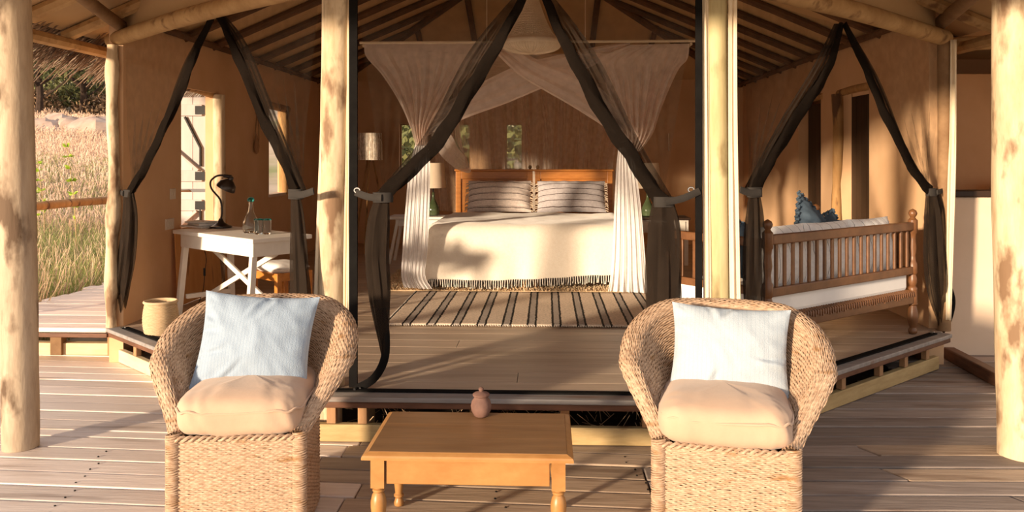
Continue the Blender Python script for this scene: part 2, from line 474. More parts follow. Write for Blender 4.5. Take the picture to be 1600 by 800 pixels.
# ------------------------------------------------------------------ ground and deck
def terr(x, y):
    dx = max(-5.4 - x, 0, x - 7); dy = max(0, y - 14.5)
    d = math.hypot(dx, dy)
    z = -.25 + .105 * max(0, d - 1.0) * sstep(1.5, 8, y) + .13 * max(0, d - 36) * sstep(1.5, 8, y) + .25 * noise.noise(Vector((x * .12, y * .12, 0))) * min(1, d / 6)
    return z


g = MB()
xs = [-95 + i * 2.2 for i in range(39)] + [-9.5 + i * .9 for i in range(20)] + [9 + i * 5 for i in range(10)]
ys = [-14 + i * 2.5 for i in range(8)] + [6 + i * 1.0 for i in range(20)] + [27 + i * 4 for i in range(27)]
g.grid([[(x, y, terr(x, y)) for x in xs] for y in ys])
tag(g.build('ground', M['ground']), kind='structure')

floor = tag(bpy.data.objects.new('floor', None), kind='structure'); COL.objects.link(floor)


def plank_poly(x0, x1, yf, sl, xk, y, wd, cut0=0, cut1=0):
    ya, yb = yf(x0), yf(x1)
    return [(x0 + cut0, ya), (x1 + cut1, yb), (x1, yb + wd), (x0, ya + wd)]


PITCH, WD = .184, .168
xk = .62
for r in range(34):
    y0 = 1.1 + r * PITCH
    fl = lambda x: y0 - .05 * (x - xk)
    fr = lambda x: y0 + .035 * (x - xk)
    jx = xk + random.uniform(-.12, .35)
    ym = y0 + WD / 2
    # left run, right run, cut where the raised platform stands
    segs = []
    def edge_l(y):      # platform left diagonal
        if y < 4.95: return None
        return FL[0] + (BL[0] - FL[0]) * min(1, (y - FL[1]) / (BL[1] - FL[1])) + .5
    def edge_r(y):
        if y < 4.95: return None
        return FR[0] + (BR[0] - FR[0]) * min(1, (y - FR[1]) / (BR[1] - FR[1])) - .5
    if y0 < 4.92:
        lj = random.uniform(-4.6, -3.3) if r % 3 == 0 else None
        mj = random.uniform(-1.35, -.85)
        segs.append((-6.6 if lj is None else lj + .004, mj - .003, fl, 'L'))
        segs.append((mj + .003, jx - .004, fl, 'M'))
        if lj is not None: segs.append((-6.6, lj - .004, fl, 'L'))
        rj = random.uniform(1.75, 2.4) if r % 2 == 0 else None
        segs.append((jx + .004, 5.6 if rj is None else rj - .006, fr, 'R'))
        if rj is not None: segs.append((rj + .006, 5.6, fr, 'R2'))
    else:
        yl = y0 + .1
        segs.append((-6.6, edge_l(yl) - .05, lambda x: y0 - .05 * (x - xk) - .08, 'L'))
        segs.append((edge_r(yl) + .05, 5.6, lambda x: y0 + .035 * (x - xk) - .04, 'R'))
    for (a, b, f, side) in segs:
        dz = random.uniform(-.003, .003)
        c = .09 if side == 'R2' else 0
        mb = MB()
        poly = [(a + c, f(a)), (b, f(b)), (b, f(b) + WD), (a, f(a) + WD)]
        if side == 'R': poly[1] = (b + (.09 if b < 3 else 0), f(b))
        mb.prism(poly, -.04 + dz, dz)
        mt = M['deck'] if side == 'L' else M['deck_mid_shade'] if side == 'M' else M['deck_shade']  # middle and right runs have shade painted into their tone
        if side == 'R2' and random.random() < .6: mt = M['deck_mid_shade']
        if side == 'L' and a > -4.7 and y0 > 3.6 and False: mt = M['deck_mid_shade']
        mb.build('plank', mt, floor, smooth=False, bevel=.007)
    if y0 + .2 > 7.25: break
# dark nail heads in pairs along the joist lines of the left deck
nb = MB()
for r in range(4, 30):
    y0 = 1.1 + r * PITCH
    for jx in (-3.35, -2.55, -1.9, -.35, .45):
        x = jx + random.uniform(-.02, .02) + .35 * (y0 - 4.5)* (-.6)
        if abs(x) > 3.6: continue
        for q in (.04, .125):
            yy = y0 - .05 * (x - xk) + q - (.08 if y0 >= 4.92 else 0)
            if yy > 4.75 and -3.6 < x < 3: continue
            nb.lathe([(.006, .0), (.006, .0045), (0, .0045)], (x, yy, 0), 6)
tag(nb.build('nail_heads', M['iron'], floor), kind='stuff')

# raised kerb beam and the reddish boards in front of the plastered half wall
kb = MB().bar((3.38, 7.15, .05), (3.30, 5.0, .05), .09, .10)
tag(kb.build('kerb_beam', M['fascia'], bevel=.01), 'dark timber kerb lying on the deck before the half wall', 'beam')

# ------------------------------------------------------------------ platform
plat = tag(bpy.data.objects.new('floor_interior', None), kind='structure'); COL.objects.link(plat)


def plat_x(y):
    t = min(1, max(0, (y - FL[1]) / (BL[1] - FL[1])))
    u = min(1, max(0, (y - FR[1]) / (BR[1] - FR[1])))
    return FL[0] + (BL[0] - FL[0]) * t, FR[0] + (BR[0] - FR[0]) * u


y = 4.93
while y < YB:
    wd = .235
    y1 = min(y + wd, YB)
    a0, b0 = plat_x(y - .13); a1, b1 = plat_x(y1 - .13)
    sp = random.choice([None, random.uniform(-.8, .8)])
    parts = [(a0, a1, b0, b1)] if sp is None else [(a0, a1, sp - .0015, sp - .0015), (sp + .0015, sp + .0015, b0, b1)]
    for (p, q, s_, t_) in parts:
        MB().prism([(p, y), (s_, y), (t_, y1 - .004), (q, y1 - .004)], ZP - .045, ZP - .002).build('plank', M['floor'], plat, smooth=False, bevel=.002)
    y = y1


def edge_board(p, q, wd, z0, z1, m, name, inset=0, ext=0):
    p, q = Vector((*p, 0)), Vector((*q, 0))
    d = (q - p).normalized(); nrm = Vector((-d.y, d.x, 0))
    p = p - d * ext; q = q + d * ext
    a = p + nrm * inset; b = q + nrm * inset
    return MB().prism([a[:2], b[:2], (b + nrm * wd)[:2], (a + nrm * wd)[:2]], z0, z1).build(name, m, plat, smooth=False, bevel=.006)


for (p, q) in ((FL, FR), (BL, FL), (FR, BR)):
    edge_board(p, q, .115, ZP - .03, ZP, M['edge'], 'edge_board')
    edge_board(p, q, .03, ZP - .068, ZP - .031, M['fascia'], 'fascia', inset=.012)
    edge_board(p, q, .05, 0.005, .108, M['yellowbeam'] if p != BL else M['paleb'], 'sole_beam', inset=.10)
# short posts between sole beam and fascia, along the three sides
for (p, q, ts) in ((FL, FR, (.10, .17, .42, .62, .80, .97)), (BL, FL, (.12, .30, .42, .62, .8)), (FR, BR, (.28, .47, .66, .80, .93))):
    for t in ts:
        x, yv = p[0] + (q[0] - p[0]) * t, p[1] + (q[1] - p[1]) * t
        d = Vector((q[0] - p[0], q[1] - p[1], 0)).normalized(); nrm = Vector((-d.y, d.x, 0))
        c = Vector((x, yv, 0)) + nrm * .125
        ang = math.atan2(d.y, d.x)
        MB().box((0, 0, 0), (.055, .045, .140)).build('stub_post', M['stub'], plat, smooth=False, bevel=.004).matrix_local = Matrix.Translation((c.x, c.y, .1815)) @ Matrix.Rotation(ang, 4, 'Z')
# round stub of the deep posts seen in the gap
for px in (516, 574):
    p = at(px, 650, y=5.35 if px > 550 else 5.12)
    MB().tube([(p.x, p.y, -.2), (p.x, p.y, .25)], .075 if px < 550 else .05, 14).build('round_stub', M['log'], plat)
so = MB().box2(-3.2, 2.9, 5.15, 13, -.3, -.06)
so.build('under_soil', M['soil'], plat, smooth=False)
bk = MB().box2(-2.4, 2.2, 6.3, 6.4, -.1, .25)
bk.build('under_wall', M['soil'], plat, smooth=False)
st = MB()
for i in range(260):
    x, yv = random.uniform(-1.6, 1.6), random.uniform(5.0, 5.7)
    a = random.uniform(0, 2 * PI); l = random.uniform(.05, .16)
    st.tube([(x, yv, -.03 + random.random() * .05), (x + math.cos(a) * l, yv + math.sin(a) * l * .4, random.uniform(-.02, .13))], .0025, 3, cap=False)
tag(st.build('dry_straw', M['dry'], plat), kind='stuff')
# black zip strips along the thresholds
for i, (ln, a, b) in enumerate(((LC, .02, .98), (LL, .04, .97), (LR, .06, .97))):
    p, q = Vector((*ln[0], ZP + .004)), Vector((*ln[1], ZP + .004))
    off = Vector((0, -.07, 0))
    tag(MB().bar(lerp(p, q, a) + off, lerp(p, q, b) + off, .055, .012).build('trim_%d' % (i + 1), M['black'], bevel=.003), kind='structure')

# side walkway along the left wall
walk = tag(bpy.data.objects.new('floor_walkway', None), kind='structure'); COL.objects.link(walk)
yv = 6.66
i = 0
while yv < 11.6:
    xl = -4.92 + random.uniform(-.05, .05)
    MB().prism([(xl, yv), (-3.6, yv), (-3.6, yv + .172), (xl, yv + .172)], ZP - .04, ZP - random.uniform(0, .004)).build('plank', M['deck'], walk, smooth=False, bevel=.006)
    yv += .184; i += 1
MB().box2(-4.95, -3.58, 6.63, 6.66, ZP - .075, ZP - .042).build('fascia', M['fascia'], walk, smooth=False, bevel=.005)
MB().box2(-4.9, -3.62, 6.98, 7.06, .0, .10).build('sole_beam', M['paleb'], walk, smooth=False, bevel=.006)
for (x, w_) in ((-4.55, .11), (-4.2, .1), (-3.72, .06)):
    MB().box2(x - w_ / 2, x + w_ / 2, 6.95, 7.03, .0, .24).build('stub_post', M['stub'] if x > -4 else M['beamdark'], walk, smooth=False, bevel=.005)

# ------------------------------------------------------------------ walls
def wall_x(name, x0, x1, y0, y1, holes, zt, m, z0=-.2):
    """wall standing along Y between x0..x1 with rectangular holes (ya, yb, za, zb)"""
    mb = MB(); yc = y0
    for (ya, yb, za, zb) in sorted(holes):
        mb.box2(x0, x1, yc, ya, z0, zt)
        mb.box2(x0, x1, ya, yb, z0, za) if za > z0 else None
        mb.box2(x0, x1, ya, yb, zb, zt)
        yc = yb
    mb.box2(x0, x1, yc, y1, z0, zt)
    return tag(mb.build(name, m, smooth=False), kind='structure')


def wall_y(name, y0, y1, x0, x1, holes, zt, m, z0=-.2):
    mb = MB(); xc = x0
    for (xa, xb, za, zb) in sorted(holes):
        mb.box2(xc, xa, y0, y1, z0, zt); mb.box2(xa, xb, y0, y1, z0, za); mb.box2(xa, xb, y0, y1, zb, zt)
        xc = xb
    mb.box2(xc, x1, y0, y1, z0, zt)
    return tag(mb.build(name, m, smooth=False), kind='structure')


DL = (7.83, 8.68, ZP, 2.37)
WLW = (10.35, 11.05, 1.22, 2.33)
DR1, DR2 = (8.20, 9.00, ZP, 2.37), (9.62, 10.47, ZP, 2.37)
wall_x('wall_left', XL - .12, XL, 6.74, YB, [DL, WLW], ZW + .03, M['plaster'])
wall_x('wall_right', XR, XR + .12, 6.94, YB, [DR1, DR2], ZW + .03, M['plaster'])
bw = []
for px in (637, 721, 803):
    p = at(px, 193, y=YB); q = at(px, 265, y=YB)
    bw.append((p.x - .14, p.x + .14, q.z, p.z))
wall_y('wall_back', YB, YB + .22, XL - .22, XR + .22, bw, ZW + .03, M['plaster'])
for i, (a, b, za, zb) in enumerate(bw):
    wn = tag(bpy.data.objects.new('window_%d' % (i + 1), None), kind='structure'); COL.objects.link(wn)
    wn.location = ((a + b) / 2, YB + .1, za)
    fr = MB()
    fr.box2(a, a + .02, YB + .1, YB + .14, za, zb).box2(b - .02, b, YB + .1, YB + .14, za, zb).box2(a + .02, b - .02, YB + .1, YB + .14, za, za + .02).box2(a + .02, b - .02, YB + .1, YB + .14, zb - .02, zb)
    fr.build('window_frame', M['roughlog'], wn, smooth=False, world=True)
    MB().box2(a - .03, b + .03, YB - .02, YB + .1, za - .03, za).build('window_sill', M['plaster'], wn, smooth=False, world=True)
# ceiling: canvas over poles, hip at the back, running on as eaves over the deck
rid = ZW + SL * 3.3
ce = MB()
E0, E1 = AX - 3.74, AX + 3.74
ze = ZW - SL * .44
yh = YB + .05 - 3.3
F0 = 4.8
yb2 = YB + .05 + .44
ce.add([(E0, F0, ze), (AX, F0, rid), (AX, yh, rid), (E0, yb2, ze)], [(0, 1, 2, 3)])
ce.add([(E1, F0, ze), (AX, F0, rid), (AX, yh, rid), (E1, yb2, ze)], [(3, 2, 1, 0)])
ce.add([(E0, yb2, ze), (AX, yh, rid), (E1, yb2, ze)], [(0, 1, 2)])
ce.add([(-4.3, 3.2, 2.84), (3.9, 3.2, 2.84), (1.7, F0 + .1, 3.46), (-2.1, F0 + .1, 3.46)], [(0, 1, 2, 3)])
ce.add([(-4.3, 3.2, 2.84), (-2.1, F0 + .1, 3.46), (E0, F0 + .1, ze), (3.9, 3.2, 2.84), (1.7, F0 + .1, 3.46), (E1, F0 + .1, ze)], [(0, 1, 2), (3, 5, 4)])
ceil = tag(ce.build('ceiling', M['canvas'], smooth=False, solid=.02), kind='structure')
for s in (-1, 1):
    yv = 5.3
    while yv < YB:
        xt = AX + s * .0
        top = AX if yv < yh else AX + s * (yv - yh)
        zt = rid - SL * abs(top - AX)
        xb = AX + s * 3.72
        wob = [random.uniform(-.02, .02) for _ in range(4)]
        pts = [(lerp(xb, top, t), yv + wob[k], lerp(ze, zt, t) - .055 + wob[3 - k] * .3) for k, t in enumerate((0, .33, .66, 1))]
        big = yv < 6.8
        MB().tube(spline(pts, 7), [.052 if big else .042] * 7, 8).build('rafter', M['beam'] if big else M['rafter'], ceil)
        yv += .66
for s in (-1, 1):    # hip poles
    MB().tube([(AX + s * 3.68, yb2 - .07, ze - .06), (AX, yh, rid - .06)], .05, 8).build('rafter', M['rafter'], ceil)
for x in (-1.9, -1.05, -.2, .65, 1.5):
    yt = yh + abs(x - AX)
    MB().tube([(x, YB + .1, ZW - .07), (x + random.uniform(-.05, .05), yt, rid - SL * abs(x - AX) - .06)], .042, 8).build('rafter', M['rafter'], ceil)
MB().tube([(AX, F0, rid - .07), (AX, yh, rid - .07)], .06, 8).build('ridge_pole', M['rafter'], ceil)
MB().tube([(XL + .05, 6.9, ZW - .07), (XL + .05, YB, ZW - .07)], .035, 8).build('wall_plate', M['rafter'], ceil)
MB().tube([(XR - .05, 6.9, ZW - .07), (XR - .05, YB, ZW - .07)], .035, 8).build('wall_plate', M['rafter'], ceil)
MB().tube([(E0 + .06, F0, ze - .12), (E0 + .08, yb2, ze - .12)], .05, 8).build('eave_pole', M['beam'], ceil)
MB().tube([(E1 - .06, F0, ze - .12), (E1 - .08, yb2, ze - .12)], .05, 8).build('eave_pole', M['beam'], ceil)

# canvas panels closing the facade above the beams
ZBm = 2.70
wf = MB()
for ln in (LC, LL, LR):
    p, q = ln
    top = []; bot = []
    for k in range(9):
        t = k / 8
        x, yv = lerp(p[0], q[0], t), lerp(p[1], q[1], t)
        bot.append((x, yv, ZBm + .03)); top.append((x, yv, zroof(x, yv) - .02))
    wf.grid([bot, top])
tag(wf.build('wall_front', M['canvas'], smooth=False, solid=.015), kind='structure')

# bathroom beyond the right wall: half wall, opening, dark rooms
p0, p1 = at(1480, 553, z=0), at(1570, 555, z=0)
HWZ = 1.385
hw = MB().box2(XR + .10, 6.3, 7.30, 7.50, -.2, HWZ - .03)
tag(hw.build('wall_half', M['plaster_pale'], smooth=False, bevel=.02), kind='structure')
tag(MB().box2(XR + .30, 6.3, 7.27, 7.52, HWZ - .028, HWZ + .025).build('trim_4', M['doordark'], bevel=.008), kind='structure')
bwx = at(1553, 200, y=10.9).x
wall_y('wall_bathroom_back', 10.9, 11.1, XR + .22, 6.5, [(bwx - .02, bwx + .6, 1.9, 2.55)], 2.95, M['plaster'])
wall_x('wall_bathroom_side', 6.3, 6.5, 7.3, 10.9, [], 2.95, M['plaster'])
tag(MB().box2(XR + .22, 6.5, 7.5, 10.9, -.2, ZP - .02).build('floor_bathroom', M['floor'], smooth=False), kind='structure')
tag(MB().add([(XR + .3, 5.2, 2.80), (6.6, 5.2, 2.80), (6.6, 11.2, 2.98), (XR + .3, 11.2, 2.98)], [(0, 1, 2, 3)]).build('ceiling_bathroom', M['canvas'], smooth=False, solid=.03), kind='structure')
tag(MB().box2(XR + .22, 6.3, 9.25, 9.35, ZP - .02, 2.6).build('wall_bathroom_partition', M['plaster'], smooth=False), kind='structure')
tag(MB().tube(spline([(3.3, 7.15, 2.64), (4.4, 7.13, 2.68), (6.3, 7.15, 2.66)], 12), .06, 12).build('log_beam', M['beam']), 'log beam over the opening of the plastered half wall', 'beam')
tag(MB().box((at(1556, 293, y=8.9).x + .12, 8.9, 1.42), (.24, .2, .10)).build('wash_stand', M['paleb'], bevel=.01), 'pale wooden ledge seen above the half wall beside the thick post', 'ledge')
MB_l = MB().box2(at(1556, 293, y=8.9).x - .01, at(1556, 293, y=8.9).x + .25, 8.78, 9.02, ZP - .02, 1.368)
MB_l.build('stand_body', M['plaster'], bpy.data.objects['wash_stand'], smooth=False)


# doors in the right wall
def door_frame(x, d, name, label, s, leafang, leafy):
    ya, yb, za, zb = d
    t = tag(bpy.data.objects.new(name, None), kind='structure'); COL.objects.link(t)
    for yy in ((yb + .03,) if name == 'door_1' else ()):
        pts = [(x - s * .02 + random.uniform(-.01, .01), yy + random.uniform(-.012, .012), za + (zb - za) * k / 6) for k in range(7)]
        MB().tube(spline(pts, 14), [.055 + random.uniform(-.008, .008) for _ in range(14)], 10).build('door_jamb', M['roughlog'], t)
    MB().tube(spline([(x + s * .02, ya - .06, zb + .02), (x + s * .02, (ya + yb) / 2, zb + .025), (x + s * .02, yb + .08, zb + .01)], 10), .04, 10).build('lintel', M['roughlog'], t)
    return t


d1 = door_frame(XR, DR1, 'door_1', '', 1, 0, 0)
lf = MB()
for k in range(5):
    lf.box2(XR + .10, XR + .135, 8.27 + k * .135, 8.27 + k * .135 + .13, ZP + .02, 2.33)
lf.build('door_leaf', M['doordark'], d1, smooth=False)
d2 = door_frame(XR, DR2, 'door_2', '', 1, 0, 0)
lf = MB()
for k in range(5):
    lf.box2(XR + .10, XR + .135, 9.69 + k * .142, 9.69 + k * .142 + .137, ZP + .02, 2.33)
lf.build('door_leaf', M['doordark'], d2, smooth=False)

# stable door in the left wall: log jamb, grey Z-braced leaves swung outside
d3 = tag(bpy.data.objects.new('door_3', None), kind='structure'); COL.objects.link(d3)
MB().tube(spline([(XL + .02, 8.70, ZP), (XL + .03, 8.69, 1.0), (XL + .02, 8.71, 1.7), (XL + .02, 8.70, 2.36)], 14), .062, 12).build('door_jamb', M['log'], d3)
MB().tube(spline([(XL - .06, 7.7, 2.38), (XL - .06, 8.2, 2.40), (XL - .06, 8.85, 2.36)], 8), .05, 10).build('lintel', M['roughlog'], d3)
for (za, zb, nm) in ((1.355, 2.34, 'upper_leaf'), (ZP + .03, 1.32, 'lower_leaf')):
    e = bpy.data.objects.new(nm, None); COL.objects.link(e); e.parent = d3
    x0, x1, yl = -4.52, -3.665, 8.80
    nb_ = 6
    for k in range(nb_):
        a = x0 + (x1 - x0) * k / nb_
        MB().box2(a + .002, a + (x1 - x0) / nb_ - .002, yl, yl + .03, za, zb).build('board', M['shutter'], e, smooth=False, bevel=.003)
    for zz in (za + .14, zb - .14):
        MB().box2(x0 + .02, x1 - .03, yl - .028, yl - .001, zz - .06, zz + .06).build('ledger', M['shutter'], e, smooth=False, bevel=.004)
        MB().box2(x1 - .10, x1 + .02, yl - .04, yl - .029, zz - .045, zz + .045).build('strap_hinge', M['iron'], e, smooth=False)
    MB().bar((x1 - .08, yl - .015, zb - .2) if nm == 'lower_leaf' else (x1 - .06, yl - .015, za + .2), (x0 + .1, yl - .015, za + .2) if nm == 'lower_leaf' else (x0 + .1, yl - .015, zb - .2), .026, .09, up=(0, 1, 0)).build('brace', M['shutter'], e, smooth=False, bevel=.004)
    MB().tube([(x1 - .05, yl - .02, (za + zb) / 2 + .1 - .35), (x1 - .05, yl - .02, (za + zb) / 2 - .05), (x1 - .22, yl - .02, (za + zb) / 2 + .28)] if nm == 'upper_leaf' else [(x1 - .05, yl - .02, zb - .1), (x1 - .05, yl - .02, zb - .32), (x1 - .25, yl - .02, zb - .55)], .014, 6).build('iron_strap', M['iron'], e)
# narrow window in the left wall with log lining
w6 = tag(bpy.data.objects.new('window_6', None), kind='structure'); COL.objects.link(w6)
MB().tube(spline([(XL - .02, WLW[1] - .02, 1.2), (XL - .02, WLW[1] - .04, 1.7), (XL - .03, WLW[1], 2.35)], 10), .07, 10).build('window_jamb', M['roughlog'], w6)
MB().tube([(XL - .02, WLW[0] - .1, 2.36), (XL - .02, WLW[1] + .1, 2.34)], .05, 10).build('lintel', M['roughlog'], w6)
MB().box2(XL - .14, XL + .02, WLW[0] - .02, WLW[1] + .02, 1.19, 1.225).build('window_sill', M['plaster_pale'], w6, smooth=False)

# ------------------------------------------------------------------ log posts and beams
def log(name, pts, r, label, m, n=22, wob=.06, segs=18, cat='post', seed=0, bumps=()):
    P = spline(pts, segs)
    R = []
    for i in range(segs):
        t = i / (segs - 1)
        R.append(r * (1 + wob * noise.noise(Vector((t * 5, seed, 0)))) + sum(a * math.exp(-((t - c) / w_) ** 2) for c, a, w_ in bumps))
    mb = MB().tube(P, R, n, mod=lambda t, ph: 1 + .035 * noise.noise(Vector((math.cos(ph) * 1.2, math.sin(ph) * 1.2, t * 6 + seed))))
    return tag(mb.build(name, m), label, cat)


pl_ = at(20, 705, z=0); pr_ = at(1589, 712, z=0)
log('log_post', [(pl_.x - .06, 4.75, 2.98), (pl_.x - .02, 4.75, 1.5), (pl_.x, 4.75, .0)], .098, 'thick peeled log post rising from the deck by the grassy slope', M['log_shade'], seed=3)
log('log_post', [(pr_.x + .0, 4.85, 2.98), (pr_.x + .0, 4.85, 1.5), (pr_.x + .03, 4.85, .0)], .125, 'thick sunlit log post with peeling bark before the plastered half wall', M['log'], seed=9)
a, b = at(528, 60, y=5.05), at(516, 470, y=5.05)
log('log_post', [(a.x, 5.05, 2.72), (lerp(a.x, b.x, .5), 5.05, 1.6), (b.x, 5.05, ZP)], .088, 'pale tent pole log between desk corner and bed, flanked by cream canvas', M['log'], seed=14)
a, b = at(1118, 60, y=5.05), at(1124, 470, y=5.05)
log('log_post', [(a.x, 5.05, 2.72), (lerp(a.x, b.x, .5), 5.05, 1.6), (b.x, 5.05, ZP)], .068, 'greenish smooth tent pole log between bed and daybed', M['log2'], seed=21)
a, b = at(176, 80, y=6.70), at(174, 500, y=6.70)
log('log_post', [(a.x, 6.70, 2.62), (a.x - .005, 6.70, 2.1), (a.x + .015, 6.70, 1.5), (b.x - .0, 6.70, .9), (b.x + .0, 6.70, ZP)], .043, 'slim pale crooked corner pole beside the walkway',
    M['log'], seed=31, wob=.25, segs=30, bumps=((.12, .02, .05), (.62, .018, .06), (.85, .015, .06)))
a = at(1484, 300, y=6.80)
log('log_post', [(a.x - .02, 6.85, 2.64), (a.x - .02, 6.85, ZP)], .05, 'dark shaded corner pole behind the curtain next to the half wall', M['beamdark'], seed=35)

log('log_beam', [(-3.66, 6.86, 2.68), (-2.6, 5.90, 2.71), (-1.3, 4.80, 2.72)], .062, 'long log beam over the desk bay with a cut round end', M['beam'], cat='beam', seed=41, n=16)
log('log_beam', [(3.22, 6.88, 2.66), (2.2, 5.93, 2.71), (.95, 4.80, 2.74)], .066, 'long log beam over the daybed bay', M['beam'], cat='beam', seed=44, n=16)
log('log_beam', [(-1.6, 5.0, 2.78), (-.2, 5.0, 2.81), (1.3, 5.0, 2.79)], .065, 'log beam over the middle bay in front of the bed', M['beam'], cat='beam', seed=47, n=16)
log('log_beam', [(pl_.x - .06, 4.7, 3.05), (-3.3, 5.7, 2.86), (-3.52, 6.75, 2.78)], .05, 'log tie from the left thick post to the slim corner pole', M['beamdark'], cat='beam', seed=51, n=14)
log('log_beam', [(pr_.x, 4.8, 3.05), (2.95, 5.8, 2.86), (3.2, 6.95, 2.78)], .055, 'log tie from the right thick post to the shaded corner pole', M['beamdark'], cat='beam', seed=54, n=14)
a, b = at(45, 68, y=6.0), at(152, 22, y=6.0)
# hand rail of the walkway
log('hand_rail', [(-4.93, 6.9, 1.215), (-4.90, 8.2, 1.225), (-4.92, 9.4, 1.21), (-4.9, 11.2, 1.21)], .042, 'rough reddish pole hand rail along the side walkway', M['roughlog'], cat='railing', seed=61, n=12)
log('rail_post', [(-4.93, 6.92, 1.2), (-4.93, 6.92, 0)], .05, 'stout rail post hidden by the thick log post', M['roughlog'], cat='post', seed=63, n=10)
log('rail_post', [(-4.92, 11.2, 1.2), (-4.92, 11.2, 0)], .05, 'far rail post at the end of the walkway', M['roughlog'], cat='post', seed=65, n=10)


# ------------------------------------------------------------------ cloth
def cloth(rows, nu=28, nv=28, folds=6, phase=0, out=Vector((0, -1, 0))):
    """rows: (L, R, amp) down the length; surface between them with folds"""
    Ls = spline([r[0] for r in rows], nv); Rs = spline([r[1] for r in rows], nv)
    A = spline([(r[2], 0, 0) for r in rows], nv)
    G = []
    for i in range(nv):
        row = []
        for j in range(nu):
            s = j / (nu - 1)
            p = lerp(Ls[i], Rs[i], s)
            am = max(0, A[i].x)
            f = math.sin(2 * PI * folds * s + phase + .6 * math.sin(i * .25)) + .5 * math.sin(2 * PI * folds * 2.3 * s + 1.3 + phase)
            row.append(p + out * (am * f))
        G.append(row)
    return MB().grid(G)


def curtain(label, ln, C, A, T, band, bundle, strap_to, tail=None, group='tied-back black gauze curtains', strip_px=None):
    """one tied-back gauze half: C/A/T pixel anchors met with the bay's plane"""
    nrm = Vector((ln[1][1] - ln[0][1], ln[0][0] - ln[1][0], 0)).normalized()
    if nrm.y > 0: nrm = -nrm
    P = lambda q: at(q[0], q[1], pl=ln)
    c, a, t = P(C), P(A), P(T)
    base = P(bundle[-1][:2])
    root = thing('gauze_curtain', label, 'curtain', (base.x, base.y, ZP), 0, group)
    nv, nu = 26, 34
    bp = spline([P(q) for q in band], nv)
    G = []
    for i in range(nv):
        v = i / (nv - 1)
        row = []
        outer = lerp(c, t, v)
        outer = outer + (c - t) * 0 + Vector((0, 0, 0))
        for j in range(nu):
            s = (j / (nu - 1)) ** .7
            p = lerp(outer, bp[i], s)
            p = p + nrm * (.022 * math.sin(s * 2 * PI * 6) * sstep(.05, .8, v) + .012 * noise.noise(Vector((s * 9, v * 4, C[0]))))
            row.append(p)
        G.append(row)
    MB().grid(G).build('veil', M['gauze'], root, world=True)
    sec = MB()
    R = [.024 + .017 * sstep(0, .5, k / (nv - 1)) for k in range(nv)]
    sec.tube([p + nrm * .02 for p in bp], R, 14, flat=.55, up=nrm, mod=lambda v, ph: 1 + .22 * math.sin(3 * ph + v * 17) + .12 * math.sin(v * 40 + ph))
    sec.build('rolled_edge', M['gauze_hem'], root, world=True)
    # loose fold beside the rolled edge
    d = (c - a); d.z = 0; d.normalize()
    rows = []
    for k in (0, .3, .65, 1):
        q = bp[min(nv - 1, int(k * (nv - 1)))]
        wv = .16 * math.sin(PI * min(.85, .1 + k))
        rows.append((q + nrm * .005, q + d * wv + nrm * .005, .012))
    cloth(rows, 20, 20, 3, out=nrm).build('loose_fold', M['gauze_fold'], root, world=True)
    # gathered bundle below the tie
    bpts = [P(q[:2]) for q in bundle]; sc = [q[2] * base.y / FPX for q in bundle]
    n2 = 26
    bl = spline(bpts, n2); rr = [p.x for p in spline([(x, 0, 0) for x in sc], n2)]
    MB().tube([p + nrm * .03 for p in bl], rr, 30, flat=.45, up=nrm, cap=False,
              mod=lambda v, ph: 1 + .20 * math.sin(6 * ph + 3 * v) + .10 * math.sin(11 * ph - 5 * v)).build('gathered_fall', M['gauze_fold'], root, world=True)
    MB().tube([p + nrm * .03 for p in bl], [x * .6 for x in rr], 18, flat=.4, up=nrm, cap=False,
              mod=lambda v, ph: 1 + .3 * math.sin(5 * ph + 4 * v)).build('inner_fall', M['gauze_fold'], root, world=True)
    if tail:
        tp = spline([P(q) for q in tail], 22)
        MB().tube([p + nrm * .03 for p in tp], .026, 10, flat=.35, up=nrm).build('trailing_hem', M['black'], root, world=True)
    # strap round the gather
    s0 = P(strap_to)
    MB().tube(spline([s0 + nrm * .03, lerp(s0, t, .5) + nrm * .05 - Vector((0, 0, .012)), t + nrm * .075], 10), .021, 8, flat=.25, up=nrm).build('tie_strap', M['strap'], root, world=True)
    MB().tube([t + nrm * .03 + Vector((0, 0, .03)), t + nrm * .03 - Vector((0, 0, .03))], .062, 14, flat=.6, up=nrm).build('tie_band', M['strap'], root, world=True)
    if strip_px:
        a0, a1 = P((strip_px[0], strip_px[1])), P((strip_px[2], strip_px[3]))
        MB().bar(a0 + nrm * .015, a1 + nrm * .015, .02, strip_px[4] * base.y / FPX, up=nrm.cross(Vector((0, 0, 1)))).build('side_hem', M['black'], root, world=True)
    return root


